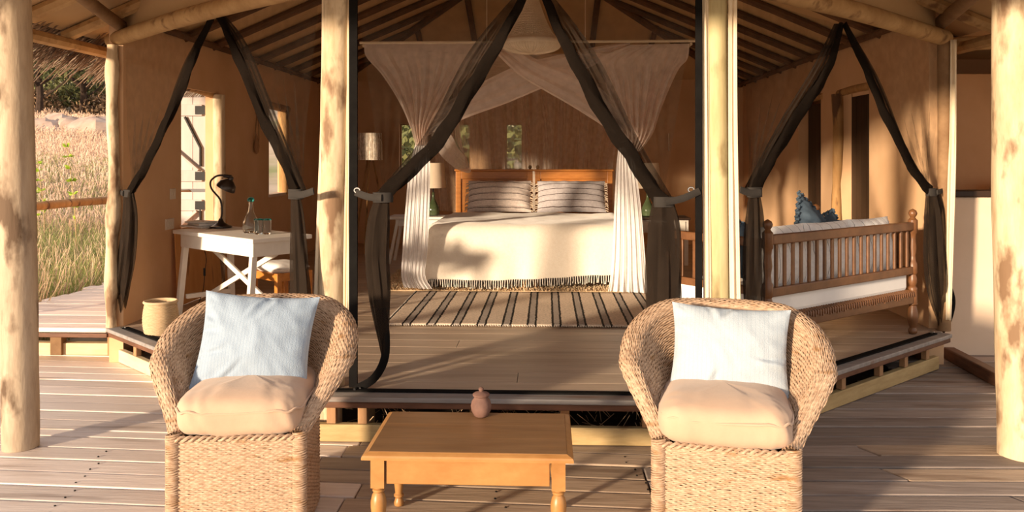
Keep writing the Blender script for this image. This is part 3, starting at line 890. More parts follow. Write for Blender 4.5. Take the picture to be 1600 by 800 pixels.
curtain('black gauze curtain tied to the slim corner pole next to the light switches', LL, (190, 62), (338, 24), (207, 302),
        [(337, 24), (318, 62), (299, 112), (283, 150), (258, 205), (233, 255), (208, 300)],
        [(207, 302, 12), (209, 335, 17), (205, 390, 20), (198, 440, 18), (190, 485, 14), (187, 508, 8)], (186, 292), tail=[(180, 440), (174, 470), (180, 492), (190, 510)],
        strip_px=(190, 66, 190, 508, 14))
curtain('black gauze curtain tied to the pale pole behind the white desk', LL, (498, -6), (343, 24), (469, 303),
        [(344, 24), (362, 58), (384, 108), (413, 178), (443, 240), (468, 300)],
        [(469, 303, 9), (471, 340, 14), (474, 400, 18), (477, 460, 20), (478, 520, 20)], (497, 298))
curtain('black gauze curtain tied beside the pale pole with a looping trailing hem', LC, (556, -12), (818, -12), (600, 308),
        [(820, -10), (785, 60), (745, 122), (702, 198), (655, 252), (602, 306)],
        [(600, 308, 9), (594, 345, 15), (590, 400, 17), (594, 450, 16), (597, 490, 12), (600, 530, 7), (602, 560, 3)], (557, 300), tail=[(598, 480), (604, 520), (602, 560), (585, 590), (557, 606)],
        strip_px=(553, -10, 553, 604, 13))
curtain('black gauze curtain hanging between bed and green pole, over the daybed end', LC, (1088, -12), (846, -12), (1036, 315),
        [(848, -10), (880, 60), (916, 132), (960, 205), (1000, 268), (1034, 313)],
        [(1036, 315, 14), (1037, 350, 22), (1036, 410, 25), (1036, 470, 24), (1036, 530, 22), (1030, 585, 18)], (1092, 298),
        strip_px=(1091, -10, 1091, 604, 10))
curtain('black gauze curtain at the far side of the green pole beside the daybed slats', LR, (1160, -4), (1310, 38), (1172, 300),
        [(1311, 38), (1297, 88), (1272, 138), (1241, 182), (1205, 242), (1174, 298)],
        [(1172, 300, 10), (1172, 340, 17), (1172, 400, 20), (1172, 460, 20), (1170, 540, 18)], (1150, 296))
curtain('black gauze curtain at the corner of the plastered half wall', LR, (1478, 62), (1316, 38), (1449, 300),
        [(1316, 38), (1350, 112), (1385, 190), (1418, 256), (1448, 298)],
        [(1450, 300, 12), (1454, 340, 22), (1457, 400, 25), (1461, 450, 22), (1466, 490, 14), (1468, 516, 8)], (1478, 290), tail=[(1470, 430), (1484, 465), (1480, 495), (1468, 516)],
        strip_px=(1477, 66, 1477, 516, 10))

# cream canvas flaps beside the poles
for (pxs, yq, lab, ym) in (
        (((503, -12), (517, -12), (500, 200), (516, 200), (492, 420), (508, 420), (488, 560), (505, 560)), 5.0, 'cream canvas flap on the desk side of the pale pole', 5.0),
        (((541, -12), (551, -12), (541, 200), (550, 200), (537, 420), (547, 420), (537, 560), (546, 560)), 5.0, 'cream canvas flap on the bed side of the pale pole', 5.0),
        (((1096, -12), (1107, -12), (1098, 200), (1109, 200), (1099, 420), (1112, 420), (1100, 560), (1112, 560)), 5.0, 'cream canvas flap on the bed side of the green pole', 5.0),
        (((1138, -12), (1151, -12), (1138, 200), (1152, 200), (1140, 420), (1156, 420), (1142, 560), (1158, 560)), 5.0, 'cream canvas flap on the daybed side of the green pole', 5.0),
        (((1485, 62), (1494, 62), (1484, 200), (1494, 200), (1480, 300), (1492, 300), (1478, 500), (1486, 500)), 6.79, 'narrow cream canvas flap at the half wall corner', 6.79)):
    rows = [(at(*pxs[2 * k], y=yq), at(*pxs[2 * k + 1], y=yq), .008) for k in range(4)]
    tag(cloth(rows, 12, 30, 1.2, phase=random.random() * 6).build('canvas_flap', M['flap'], solid=.006), lab, 'canvas')

# ------------------------------------------------------------------ bed
bx = -.17
bed = thing('bed', 'wooden double bed with twin panelled headboards and turned feet under a cream throw', 'bed', (bx, 9.75, ZP))
HB = 10.82
for s in (-1, 1):
    hb = bpy.data.objects.new('headboard', None); COL.objects.link(hb); hb.parent = bed
    f = MB()
    x0, x1 = (-1.02, -.015) if s < 0 else (.015, 1.02)
    yy = HB - 9.75
    zt = 1.21
    f.box2(x0, x0 + .07, yy, yy + .05, 0, zt).box2(x1 - .07, x1, yy, yy + .05, 0, zt)
    f.box2(x0 + .07, x1 - .07, yy + .002, yy + .048, zt - .10, zt).box2(x0 + .07, x1 - .07, yy + .002, yy + .048, .42, .52)
    f.build('headboard_frame', M['bedwood'], hb, smooth=False, bevel=.006)
    MB().box2(x0 + .07, x1 - .07, yy + .022, yy + .036, .52, zt - .10).build('headboard_panel', M['bedwood'], hb, smooth=False)
    MB().box2(x0 - .015, x1 + .015, yy - .015, yy + .06, zt + .001, zt + .028).build('top_rail', M['bedwood'], hb, smooth=False, bevel=.008)
    MB().lathe([(.012, 0), (.02, .012), (.024, .03), (.014, .05), (0, .056)], (x1 - .035 if s < 0 else x0 + .035, yy + .02, zt + .028), 12).build('finial', M['beamdark'], hb)
ft = [(.022, 0), (.034, .008), (.04, .03), (.03, .055), (.022, .065), (.034, .08), (.036, .12), (.036, .30)]
for (x, yy) in ((-.06, 8.69), (.06, 8.69), (-.95, 8.69), (.95, 8.69)):
    MB().lathe(ft, (x, yy - 9.75, 0), 16).build('leg', M['pine_light'], bed)
MB().box2(-.99, .99, 8.66 - 9.75, 8.72 - 9.75, .29, .42).build('foot_rail', M['bedwood'], bed, smooth=False, bevel=.005)
for s in (-1, 1): MB().box2(s * .97 - .02, s * .97 + .02, 8.72 - 9.75, HB - 9.75, .27, .42).build('side_rail', M['bedwood'], bed, smooth=False)
MB().box2(-.98, .98, 8.70 - 9.75, 10.80 - 9.75, .42, .655).build('mattress', M['sheet'], bed, smooth=False, bevel=.05)

# throw over the bed
def throw_pt(a, b, W=1.17, L0=10.35, L1=8.64, zt=.985):
    """a across, b from the head (0) towards the foot; what passes the edge hangs"""
    R = .17
    L = L0 - L1
    ex, ey = max(0, abs(a) - (W - R)), max(0, b - (L - R))
    sx = 1 if a > 0 else -1
    d = math.hypot(ex, ey) if ex > 0 and ey > 0 else max(ex, ey)
    arc = R * PI / 2
    if d < arc:
        th = d / R; off = R * math.sin(th); dz = R * (1 - math.cos(th))
    else:
        off = R + .16 * (d - arc); dz = R + (d - arc)
    x = sx * min(abs(a), W - R); yy = min(b, L - R)
    if d > 0:
        x += sx * off * ex / d if ex > 0 else 0
        yy += off * ey / d if ey > 0 else 0
    hang = max(0, dz - .05)
    ph = a * 9 if ey > ex else b * 9
    f = .028 * hang * (math.sin(ph) + .6 * math.sin(ph * 2.1 + 1))
    if ey >= ex: yy += f * 1.2
    else: x += sx * f * 1.2
    z = zt - dz
    if d == 0: z += .018 * noise.noise(Vector((a * 2.2, b * 2.2, 0))) + .022 * math.exp(-((b - .12) / .12) ** 2)
    z += .006 * noise.noise(Vector((a * 7, b * 7, 3)))
    return Vector((bx + x, L0 - yy, max(z, ZP + .012)))


def hem_z(x):   # hem of the front drop, a little uneven
    return .37 + .05 * noise.noise(Vector((x * 1.3, 4, 0)))


th_ = thing('bed_throw', 'cream wool throw with black and white fringe spread over the bed', 'blanket', (bx, 8.6, ZP))
NA, NBt = 84, 76
G = []
drop_f = .56
LT = 10.35 - 8.64
for i in range(NBt):
    b = (LT - .06 + drop_f) * i / (NBt - 1)
    row = []
    for j in range(NA):
        a = -1.72 + 3.44 * j / (NA - 1)
        bb = min(b, LT - .06 + drop_f - .055 - .05 * math.sin(a * 1.7 + .4) if b > LT else b)
        row.append(throw_pt(a, b if b < LT else LT + (b - LT) * (1 - .07 * (1 + math.sin(a * 1.9 - .6)))))
    G.append(row)
MB().grid(G).build('cloth', M['throw'], th_, world=True, solid=.008)
hem = [p for p in G[-1] if abs(p.x - bx) < 1.06]
fw, fb = MB(), MB()
seg = spline(hem, 190)
for k, p in enumerate(seg):
    L = random.uniform(.055, .08)
    q = p + Vector((random.uniform(-.008, .008), random.uniform(-.012, .006), -L))
    if q.z < ZP + .01: q.z = ZP + .01
    (fw if k % 2 else fb).tube([p + Vector((0, -.008, .012)), lerp(p, q, .5) + Vector((random.uniform(-.004, .004), -.01, 0)), q], [.0045, .0045, .0055], 4, cap=False)
tag(fw.build('white_fringe', M['fringe_w'], th_, world=True), kind='stuff')
tag(fb.build('black_fringe', M['fringe_b'], th_, world=True), kind='stuff')


# pillows
def pillow_mesh(w_, h_, t_, n=30, conc=.05, seed=0, wr=.012, pw=2.2, creases=0):
    mb = MB()
    rc = random.Random(int(seed * 10))
    CR = []
    for _ in range(creases):
        e = rc.choice(((1, rc.uniform(-.8, .7)), (-1, rc.uniform(-.8, .7)), (rc.uniform(-.8, .8), -1), (rc.uniform(-.8, .8), 1)))
        a = math.atan2(-e[1], -e[0]) + rc.uniform(-.5, .5)
        CR.append((e[0] * .97, e[1] * .97, math.cos(a), math.sin(a), rc.uniform(.35, .9), rc.uniform(.035, .07), rc.uniform(.5, 1.0)))
    for sgn in (-1, 1):
        G = []
        for i in range(n + 1):
            v = -1 + 2 * i / n
            row = []
            for j in range(n + 1):
                u = -1 + 2 * j / n
                x = u * w_ / 2 * (1 - conc * (1 - v * v)); z = v * h_ / 2 * (1 - conc * (1 - u * u))
                prof = max(0, (1 - abs(u) ** pw)) ** .62 * max(0, (1 - abs(v) ** pw)) ** .62
                th = t_ / 2 * prof
                wv = wr * (noise.noise(Vector((u * 2.2 + seed, v * 2.2, sgn))) + .6 * noise.noise(Vector((u * 5 + seed, v * 4 + u * 3, sgn * 2)))) * prof ** .5
                for (cu, cv, du_, dv_, ln_, wd_, am_) in CR:
                    al = (u - cu) * du_ + (v - cv) * dv_
                    pe = -(u - cu) * dv_ + (v - cv) * du_ + .05 * math.sin(al * 5 + cu * 9)
                    if 0 < al < ln_:
                        tp_ = 1 - al / ln_
                        wv += am_ * .017 * tp_ * (-math.exp(-(pe / wd_) ** 2) + .7 * math.exp(-((pe - 1.9 * wd_) / (1.4 * wd_)) ** 2))
                edge = max(abs(u), abs(v))
                pl = .4 * wr * math.sin((u if abs(v) > abs(u) else v) * 17 + seed) * sstep(.55, .9, edge) * (1 - sstep(.95, 1, edge))
                row.append(Vector((x, sgn * (th + wv + pl) if edge < 1 else 0, z)))
            G.append(row)
        mb.grid(G if sgn < 0 else [r[::-1] for r in G])
    return mb


def place(o, loc, rx=0, ry=0, rz=0):
    o.location = loc
    o.rotation_euler = (rx, ry, rz)
    return o


for (px0, px1, m_, lab, sd_) in ((727, 833, 'bedpillow', 'pale pillow with dark stripes against the left panel of the headboard', 1), (836, 950, 'bedpillow2', 'greyer striped pillow against the right panel of the headboard', 5)):
    a, b = at(px0, 316, y=10.45), at(px1, 316, y=10.45)
    w_ = b.x - a.x
    root = thing('striped_pillow', lab, 'pillow', ((a.x + b.x) / 2, 10.52, 1.0 + .20))
    root.rotation_euler = (-.5, 0, 0)
    pillow_mesh(w_ - .05, .44, .24, 26, .03, sd_, .012, 2.6).build('cover', M[m_], root)
    tm = MB()
    for s in (-1, 1):
        for k in range(16):
            z = -.19 + .38 * k / 15
            x = s * (w_ / 2 - .03)
            tm.tube([(x - s * .012, 0, z), (x + s * .02, random.uniform(-.01, .01), z + random.uniform(-.02, .01)), (x + s * .035, -.005, z - .02)], [.006, .007, .004], 5)
    tag(tm.build('fringe', M['tassel'], root), kind='stuff')

# ------------------------------------------------------------------ mosquito net
NY = 8.45
q0, q1 = at(568, 64, y=NY), at(1080, 67, y=NY)
NZ = (q0.z + q1.z) / 2
mn = thing('mosquito_net', 'white mosquito net swagged from a frame of rods around the bed', 'mosquito net', (bx, NY, ZP))
NX0, NX1, NYB = q0.x, q1.x, 12.2
for (p, q) in (((NX0 - .04, NY, NZ), (NX1 + .04, NY, NZ)), ((NX0, NYB, NZ), (NX1, NYB, NZ)), ((NX0, NY, NZ - .03), (NX0, NYB, NZ - .03)), ((NX1, NY, NZ - .03), (NX1, NYB, NZ - .03))):
    MB().tube([p, q], .014, 8).build('rod', M['flap'], mn, world=True)
for x in (lerp(NX0, NX1, .38), lerp(NX0, NX1, .68)):
    MB().tube([(x, NY, NZ), (x, NY, zroof(x, NY) - .03)], .004, 5).build('cord', M['flap'], mn, world=True)
N_ = lambda x, y_, d=0: at(x, y_, y=NY + d)
top = cloth([(N_(570, 66), N_(768, 66), .004), (N_(572, 88), N_(760, 84), .012), (N_(598, 118), N_(735, 112), .025), (N_(624, 160), N_(700, 155), .04),
             (N_(641, 198), N_(672, 198), .04), (N_(650, 228), N_(668, 226), .03)], 60, 30, 7)
top.build('front_drape', M['net'], mn, world=True)
cloth([(N_(650, 222), N_(668, 222), 0.0067), (N_(640, 262), N_(672, 258), 0.0045), (N_(634, 320), N_(671, 320), 0.0056), (N_(629, 390), N_(668, 390), 0.0067), (N_(627, 430), N_(664, 430), 0.0079), (N_(632, 449), N_(676, 452), 0.0180)], 70, 30, 6).build('gathered_drape', M['net_dense'], mn, world=True)
top = cloth([(N_(985, 70), N_(1077, 68), .004), (N_(935, 95), N_(1074, 92), .012), (N_(945, 128), N_(1058, 112), .025), (N_(960, 175), N_(1035, 165), .04),
             (N_(972, 212), N_(1020, 208), .045), (N_(978, 240), N_(1000, 236), .03)], 60, 30, 7)
top.build('front_drape', M['net'], mn, world=True)
cloth([(N_(966, 232), N_(984, 228), 0.0067), (N_(963, 262), N_(992, 258), 0.0079), (N_(960, 320), N_(1001, 320), 0.0056), (N_(957, 390), N_(1007, 390), 0.0067), (N_(954, 430), N_(1010, 430), 0.0079), (N_(950, 455), N_(1014, 458), 0.0180)], 70, 30, 6).build('gathered_drape', M['net_dense'], mn, world=True)
# crossing swags of the front opening
swA = [((985, 72), (984, 66)), ((940, 94), (935, 72)), ((900, 114), (880, 84)), ((845, 137), (815, 100)), ((790, 160), (765, 122)), ((735, 180), (712, 150)), ((690, 200), (672, 178)), ((660, 214), (650, 200))]
swB = [((768, 72), (770, 66)), ((790, 96), (808, 74)), ((812, 116), (838, 92)), ((848, 138), (880, 108)), ((890, 162), (925, 128)), ((935, 190), (960, 158)), ((968, 212), (985, 188)), ((985, 228), (1000, 210))]
for sw, d in ((swA, .05), (swB, -.02)):
    rows = [(N_(*p, d), N_(*q, d), .02) for p, q in sw]
    cloth(rows, 22, 44, 1.6).build('swag', M['net'], mn, world=True)
    edge = spline([N_(*p, d - .01) for p, q in sw], 40)
    MB().tube(edge, .012, 6).build('swag_hem', M['net'], mn, world=True)
# roof sheet, sides and the veil behind the headboard
G = [[Vector((lerp(NX0, NX1, j / 16), lerp(NY, NYB, i / 12), NZ - .04 - .22 * math.sin(PI * j / 16) * (.4 + .6 * math.sin(PI * i / 12)))) for j in range(17)] for i in range(13)]
MB().grid(G).build('roof_sheet', M['net_thin'], mn, world=True)
B_ = lambda x, y_: at(x, y_, y=NYB)
cloth([(B_(640, 128), B_(1000, 128), .03), (B_(650, 190), B_(990, 190), .05), (B_(665, 262), B_(975, 262), .06), (B_(672, 330), B_(970, 330), .06)], 120, 20, 13).build('back_veil', M['net_thin'], mn, world=True)
for (xt, xb) in ((712, 722), (742, 735), (812, 830), (845, 862), (880, 878), (905, 915)):
    cloth([(B_(xt - 14, 128), B_(xt + 14, 128), .02), (B_(lerp(xt, xb, .5) - 7, 195), B_(lerp(xt, xb, .5) + 9, 195), .03), (B_(xb - 12, 290), B_(xb + 14, 290), .04)], 22, 16, 3).build('veil_gather', M['net_thin'], mn, world=True)
# rear left swag looping to the headboard
S_ = lambda x, y_, d=0: at(x, y_, y=10.6 - d)
cloth([(S_(672, 206, 1.8), S_(690, 196, 1.8), .02), (S_(686, 238, 1.2), S_(706, 212, 1.2), .03), (S_(703, 256, .5), S_(716, 232, .5), .04), (S_(722, 268), S_(728, 246), .04), (S_(736, 266), S_(722, 236), .03), (S_(722, 225), S_(712, 215), .03), (S_(716, 150), S_(708, 150), .02), (S_(720, 110), S_(710, 110), .02)], 20, 40, 2).build('rear_swag', M['net'], mn, world=True)

# hanging shade
hs_c = at(830, 70, y=7.9)
pend = thing('pendant_shade', 'conical open-weave beaded hanging shade above the bed', 'lamp', (hs_c.x, 7.9, hs_c.z - .02))
prof = [(.02, .60), (.045, .52), (.09, .38), (.15, .22), (.22, .10), (.275, .05), (.28, .02), (.25, -.02), (.16, -.05), (.02, -.06)]
pp = spline([(r, 0, z) for r, z in prof], 56)
lat = MB()
for p in pp:
    n = 40
    lat.tube([(max(.01, p.x) * math.cos(2 * PI * k / n), max(.01, p.x) * math.sin(2 * PI * k / n), p.z + .005 * (k % 2)) for k in range(n + 1)], .0062, 4, cap=False)
for k in range(64):
    a = 2 * PI * k / 64
    lat.tube([(p.x * math.cos(a), p.x * math.sin(a), p.z) for p in pp[::2]], .006, 4, cap=False)
lat.build('beaded_weave', M['bead'], pend)
MB().lathe([(.282, .06), (.29, .05), (.29, .025), (.282, .015)], (0, 0, 0), 40).build('rim_band', M['bead'], pend)
MB().tube([(0, 0, .58), (0, 0, zroof(hs_c.x, 7.9) - .05 - (hs_c.z - .02))], .006, 6).build('cord', M['iron'], pend)

# ------------------------------------------------------------------ rugs
rug = thing('striped_rug', 'flat woven beige rug with dark double stripes before the bed', 'rug', (0, 0, ZP))
rg = []
for i in range(30):
    row = []
    for j in range(60):
        x = -1.36 + 2.38 * j / 59 + .006 * noise.noise(Vector((i * .5, 1, j * .1)))
        yv = 6.85 + 1.70 * i / 29 + .012 * noise.noise(Vector((j * .2, 3, 0)))
        row.append((x, yv, .009 + .003 * noise.noise(Vector((x * 3, yv * 3, 0)))))
    rg.append(row)
MB().grid(rg).build('weave', M['rug'], rug, solid=.012)
fr = MB()
for j in range(120):
    x = -1.36 + 2.38 * j / 119
    fr.tube([(x, 6.855, .012), (x + random.uniform(-.004, .004), 6.83, .006)], .004, 4, cap=False)
tag(fr.build('end_knots', M['fringe_w'], rug), kind='stuff')
sh = thing('shaggy_rug', 'shaggy straw-coloured rug lying under the bed', 'rug', (bx, 9.6, ZP))
MB().box2(-1.62, 1.05, 8.62 - 9.6, 11.1 - 9.6, .0, .02).build('backing', M['shag'], sh, smooth=False)
sm = MB()
for i in range(9000):
    if random.random() < .55: x, yv = random.uniform(-1.62, 1.05), 8.60 + abs(random.gauss(0, .12))
    else: x, yv = random.uniform(-1.62, -.9), random.uniform(8.6, 11.1)
    a = random.uniform(0, 2 * PI); l = random.uniform(.02, .045)
    p = Vector((x, yv - 9.6, .012))
    q = p + Vector((math.cos(a) * l * .7, math.sin(a) * l * .7, random.uniform(.012, .04)))
    sd2 = Vector((-math.sin(a), math.cos(a), 0)) * .006
    sm.add([p - sd2, p + sd2, q + sd2 * .6, q - sd2 * .6], [(0, 1, 2, 3)])
tag(sm.build('pile', M['shag'], sh, smooth=False), kind='stuff')

# ------------------------------------------------------------------ bedside tables and lamps
def lamp_table(px, py, yv, lab, lab2):
    p = at(px, py, y=yv)
    t = thing('bedside_lamp', lab, 'lamp', (p.x, yv, 0))
    return t


nt_l = at(657, 337, y=11.0)
tz = nt_l.z
t = thing('bedside_table', 'white painted trestle bedside table to the left of the bed', 'table', (nt_l.x, 11.0, ZP))
MB().box2(-.40, .40, -.24, .24, tz - ZP - .035, tz - ZP).build('tabletop', M['white'], t, smooth=False, bevel=.006)
for sx in (-1, 1):
    for sy in (-1, 1):
        MB().bar((sx * .38, sy * .2, 0), (sx * .27, sy * .17, tz - ZP - .036), .04, .045).build('leg', M['white'], t, smooth=False, bevel=.004)
MB().box2(-.30, .30, -.19, -.165, tz - ZP - .12, tz - ZP - .037).build('apron', M['white'], t, smooth=False)
nt_r = at(1012, 337, y=11.0)
t = thing('bedside_cabinet', 'white bedside cabinet with one drawer to the right of the bed', 'cabinet', (nt_r.x + .16, 11.0, ZP))
MB().box2(-.36, .36, -.24, .24, tz - ZP - .03, tz - ZP).build('cabinet_top', M['doordark'], t, smooth=False, bevel=.005)
MB().box2(-.34, .34, -.2, .22, .42, tz - ZP - .031).build('body', M['white'], t, smooth=False, bevel=.004)
dw = MB().box2(-.30, .30, -.215, -.202, .44, tz - ZP - .05).build('drawer', M['white'], t, smooth=False, bevel=.004)
MB().lathe([(.0, 0), (.012, .004), (.012, .014), (0, .02)], (0, 0, 0), 10, Matrix.Rotation(PI / 2, 3, 'X')).build('knob', M['iron'], dw).location = (0, -.216, .5)
for sx in (-1, 1):
    for sy in (-1, 1):
        MB().box2(sx * .31 - .025, sx * .31 + .025, sy * .18 - .025, sy * .18 + .025, 0, .42).build('leg', M['white'], t, smooth=False)
for (px, yv, lab) in ((677, 11.0, 'bedside lamp with green bottle base and linen shade left of the bed'), (1012, 11.0, 'bedside lamp with green bottle base and linen shade right of the bed')):
    p = at(px, 336, y=yv)
    t = thing('bedside_lamp', lab, 'lamp', (p.x, yv, tz + .001))
    MB().lathe([(.045, 0), (.075, .01), (.085, .06), (.075, .12), (.045, .18), (.02, .23), (.017, .30), (.02, .31)], n=20).build('bottle_base', M['glass_green'], t)
    MB().lathe([(.17, .37), (.172, .37), (.145, .70), (.143, .70)], n=28).build('lamp_shade', M['shade'], t)
    MB().tube([(0, 0, .30), (0, 0, .5)], .008, 6).build('lamp_stem', M['iron'], t)
# batik floor lamp on a tripod in the back corner
p = at(578, 228, y=12.2)
t = thing('tripod_lamp', 'tripod floor lamp with streaked cream drum shade in the back corner', 'lamp', (p.x, 12.2, ZP))
z1 = at(578, 250, y=12.2).z - ZP; z2 = at(578, 208, y=12.2).z - ZP
MB().lathe([(.185, z1), (.188, z1), (.175, z2), (.172, z2)], n=28).build('lamp_shade', M['shade2'], t)
for k in range(3):
    a = 2 * PI * k / 3 + .5
    MB().tube([(.04 * math.cos(a), .04 * math.sin(a), z1 + .05), (.32 * math.cos(a), .32 * math.sin(a), 0)], .014, 8).build('leg', M['roughlog'], t)
MB().tube([(0, 0, z1 - .02), (0, 0, z1 + .2)], .012, 8).build('lamp_stem', M['iron'], t)
MB().lathe([(.05, z1 + .02), (.05, z1 + .06)], n=12).build('tripod_hub', M['iron'], t)

# ------------------------------------------------------------------ daybed (stands along the right-hand bay)
ang = math.atan2(1.177, 1.445)
db = thing('daybed', 'turned-wood spindle daybed with white mattress standing along the right bay', 'daybed', (1.45, 5.535, ZP), ang)
DLn, DDp = 1.86, .86


def post_prof(zt):
    return [(.022, 0), (.032, .01), (.034, .03), (.024, .05), (.03, .07), (.042, .11), (.044, .15), (.034, .20), (.026, .225), (.036, .235), (.036, .25),
            (.034, .252), (.034, .35), (.036, .352), (.036, .365), (.025, .38), (.034, .41), (.034, .44), (.026, .47), (.036, .485), (.036, .56), (.026, .575), (.022, .62), (.03, .68), (.024, .75), (.028, .79),
            (.036, .80), (.036, .90), (.026, .91), (.018, .922), (.030, .94), (.034, .955), (.026, .975), (.010, .985), (0, .99)]


for (x, yy) in ((0, 0), (DLn, 0), (0, DDp), (DLn, DDp)):
    MB().lathe(post_prof(.99), (x, yy, 0), 16).build('leg', M['daywood'], db)
top_z = at(1424, 345, y=6.72).z - ZP
for (x0, x1, y0_, y1_, nm) in ((.03, DLn - .03, -.022, .022, 'back'),):
    MB().box2(x0, x1, -.024, .024, .82, .885).build('top_rail', M['daywood'], db, smooth=False, bevel=.008)
    MB().box2(x0, x1, -.02, .02, .475, .535).build('lower_rail', M['daywood'], db, smooth=False, bevel=.006)
    sr = MB()
    Gz = []
    MB().box2(x0, x1, -.025, .02, .245, .335).build('seat_rail', M['daywood'], db, smooth=False, bevel=.006)
for x in (0, DLn):
    MB().box2(x - .022, x + .022, .03, DDp - .03, .80, .86).build('end_rail', M['daywood'], db, smooth=False, bevel=.008)
    MB().box2(x - .02, x + .02, .03, DDp - .03, .475, .53).build('end_lower_rail', M['daywood'], db, smooth=False, bevel=.006)
    MB().box2(x - .02, x + .02, .03, DDp - .03, .245, .335).build('seat_rail', M['daywood'], db, smooth=False, bevel=.006)
    for k in range(6):
        yy = .12 + (DDp - .24) * k / 5
        MB().box2(x - .009, x + .009, yy - .017, yy + .017, .53, .80).build('spindle', M['daywood'], db, smooth=False, bevel=.004)
MB().box2(.03, DLn - .03, DDp - .02, DDp + .025, .245, .335).build('seat_rail', M['daywood'], db, smooth=False, bevel=.006)
for k in range(19):
    x = .09 + (DLn - .18) * k / 18
    MB().box2(x - .0135, x + .0135, -.009, .009, .535, .82).build('spindle', M['daywood'], db, smooth=False, bevel=.004)
rp_ = MB()
for k in range(60):
    x = .05 + (DLn - .1) * k / 59
    rp_.tube([(x, -.03, .30 + random.uniform(-.01, .01)), (x + .006, -.024, .337), (x + .01, .03, .345)], .007, 5)
tag(rp_.build('rope_lacing', M['daywood'], db), kind='stuff')
MB().box2(.025, DLn - .025, .025, DDp - .025, .338, .50).build('mattress', M['sheet'], db, smooth=False, bevel=.03)
R_ = Matrix.Rotation(ang, 3, 'Z')
dbw = lambda x, y_, z_: Vector((1.45, 5.535, ZP)) + R_ @ Vector((x, y_, z_))
for k, (x, w_, lab) in enumerate(((.36, .60, 'white striped back cushion nearest the green pole on the daybed'), (.95, .58, 'white striped back cushion in the middle of the daybed'), (1.52, .58, 'white striped back cushion at the half wall end of the daybed'))):
    o = tag(pillow_mesh(w_, .44, .20, 20, .04, k * 3.3, .012).build('back_cushion', M['daycush']), lab, 'cushion', 'white striped daybed cushions')
    place(o, dbw(x, .15, .50 + .205), -.14, 0, ang)
for k, (x, yy, z, ry, w_, lab) in enumerate(((.16, .36, .76, .35, .42, 'dark blue cushion peeping above the rail at the near end of the daybed'), (1.14, .42, .82, .6, .46, 'dark blue ruffled cushion propped diagonally on the daybed'), (1.42, .46, .72, -.3, .42, 'dark blue cushion slumped low beside the ruffled one'))):
    root = thing('blue_cushion', lab, 'cushion', dbw(x, yy, z))
    root.rotation_euler = (-.3, ry, ang)
    pillow_mesh(w_, w_ * .9, .17, 18, .03, k * 2.1 + 9, .02).build('cover', M['bluecush'], root)
    rf = MB()
    for q in range(60):
        tq = q / 60 * 4
        e = int(tq); f = (tq - e) * 2 - 1
        u, v = ((f, 1), (1, -f), (-f, -1), (-1, f))[e]
        c_ = Vector((u * w_ / 2 * .97, 0, v * w_ * .45 * .97))
        o_ = Vector((u, 0, v)).normalized() * .03
        rf.tube([c_, c_ + o_ * .6 + Vector((0, .01 * (-1) ** q, 0)), c_ + o_ + Vector((0, -.01 * (-1) ** q, 0))], [.012, .014, .008], 5)
    tag(rf.build('ruffle', M['bluecush'], root), kind='stuff')

# ------------------------------------------------------------------ desk corner
dang = math.atan2(6.458 - 7.278, -2.338 + 3.352)
dk = thing('trestle_desk', 'white trestle desk with crossed braces standing by the stable door', 'desk', (-3.335, 7.285, ZP), dang)
DW, DD, DZ = 1.31, .56, .75
MB().box2(-.0, DW, 0, DD, DZ - .035, DZ).build('tabletop', M['white'], dk, smooth=False, bevel=.006)
MB().box2(.08, DW - .05, .035, .055, DZ - .15, DZ - .036).build('apron', M['white'], dk, smooth=False, bevel=.003)
MB().box2(.08, DW - .05, DD - .055, DD - .035, DZ - .15, DZ - .036).build('apron', M['white'], dk, smooth=False, bevel=.003)
MB().box2(DW - .07, DW - .05, .056, DD - .056, DZ - .15, DZ - .036).build('side_apron', M['white'], dk, smooth=False, bevel=.003)
for x in (.12, DW - .09):
    for (ya, yb) in ((.02, .07), (DD - .02, DD - .07)):
        MB().bar((x - (.05 if x < .5 else 0), ya, 0), (x, yb, DZ - .036), .045, .05).build('leg', M['white'], dk, smooth=False, bevel=.004)
    MB().box2(x - .018, x + .018, .07, DD - .07, .14, .18).build('stretcher', M['white'], dk, smooth=False, bevel=.003)
for (za, zb) in ((.16, DZ - .14), (DZ - .14, .16)):
    yo = DD / 2 + (.012 if za < zb else -.012)
    MB().bar((.14, yo, za), (DW - .11, yo, zb), .022, .045).build('cross_brace', M['white'], dk, smooth=False, bevel=.003)
RD = Matrix.Rotation(dang, 3, 'Z')
dkw = lambda x, y_, z_: Vector((-3.335, 7.285, ZP)) + RD @ Vector((x, y_, z_))
ztop = ZP + DZ
# desk lamp
p = at(345, 356, z=ztop)
dl = thing('desk_lamp', 'dark bronze gooseneck desk lamp on the white desk', 'lamp', (p.x, p.y, ztop + .001))
k_ = p.y / FPX
MB().lathe([(.095, 0), (.10, .006), (.098, .016), (.07, .024), (.055, .035), (.03, .05), (.02, .07), (.016, .085)], n=24).build('base', M['metal_dark'], dl)
D_ = lambda x, y_: at(x, y_, y=p.y) - p
nk = spline([(0, 0, .07), D_(347, 330) , D_(344, 312), D_(331, 296), D_(329, 284), D_(337, 276), D_(346, 274), D_(351, 275)], 26)
MB().tube(nk, .009, 10).build('gooseneck', M['metal_dark'], dl)
hc = D_(355, 290)
md = Matrix.Rotation(math.radians(28), 3, 'Y')
MB().lathe([(.018, .09), (.022, .085), (.024, .06), (.04, .05), (.075, .02), (.088, -.02), (.088, -.035), (.083, -.035), (.07, .01), (.02, .04)], hc, 22, md).build('lamp_shade', M['metal_dark'], dl)
MB().tube([D_(350, 275), hc + md @ Vector((0, 0, .09))], .016, 10).build('knuckle', M['metal_dark'], dl)
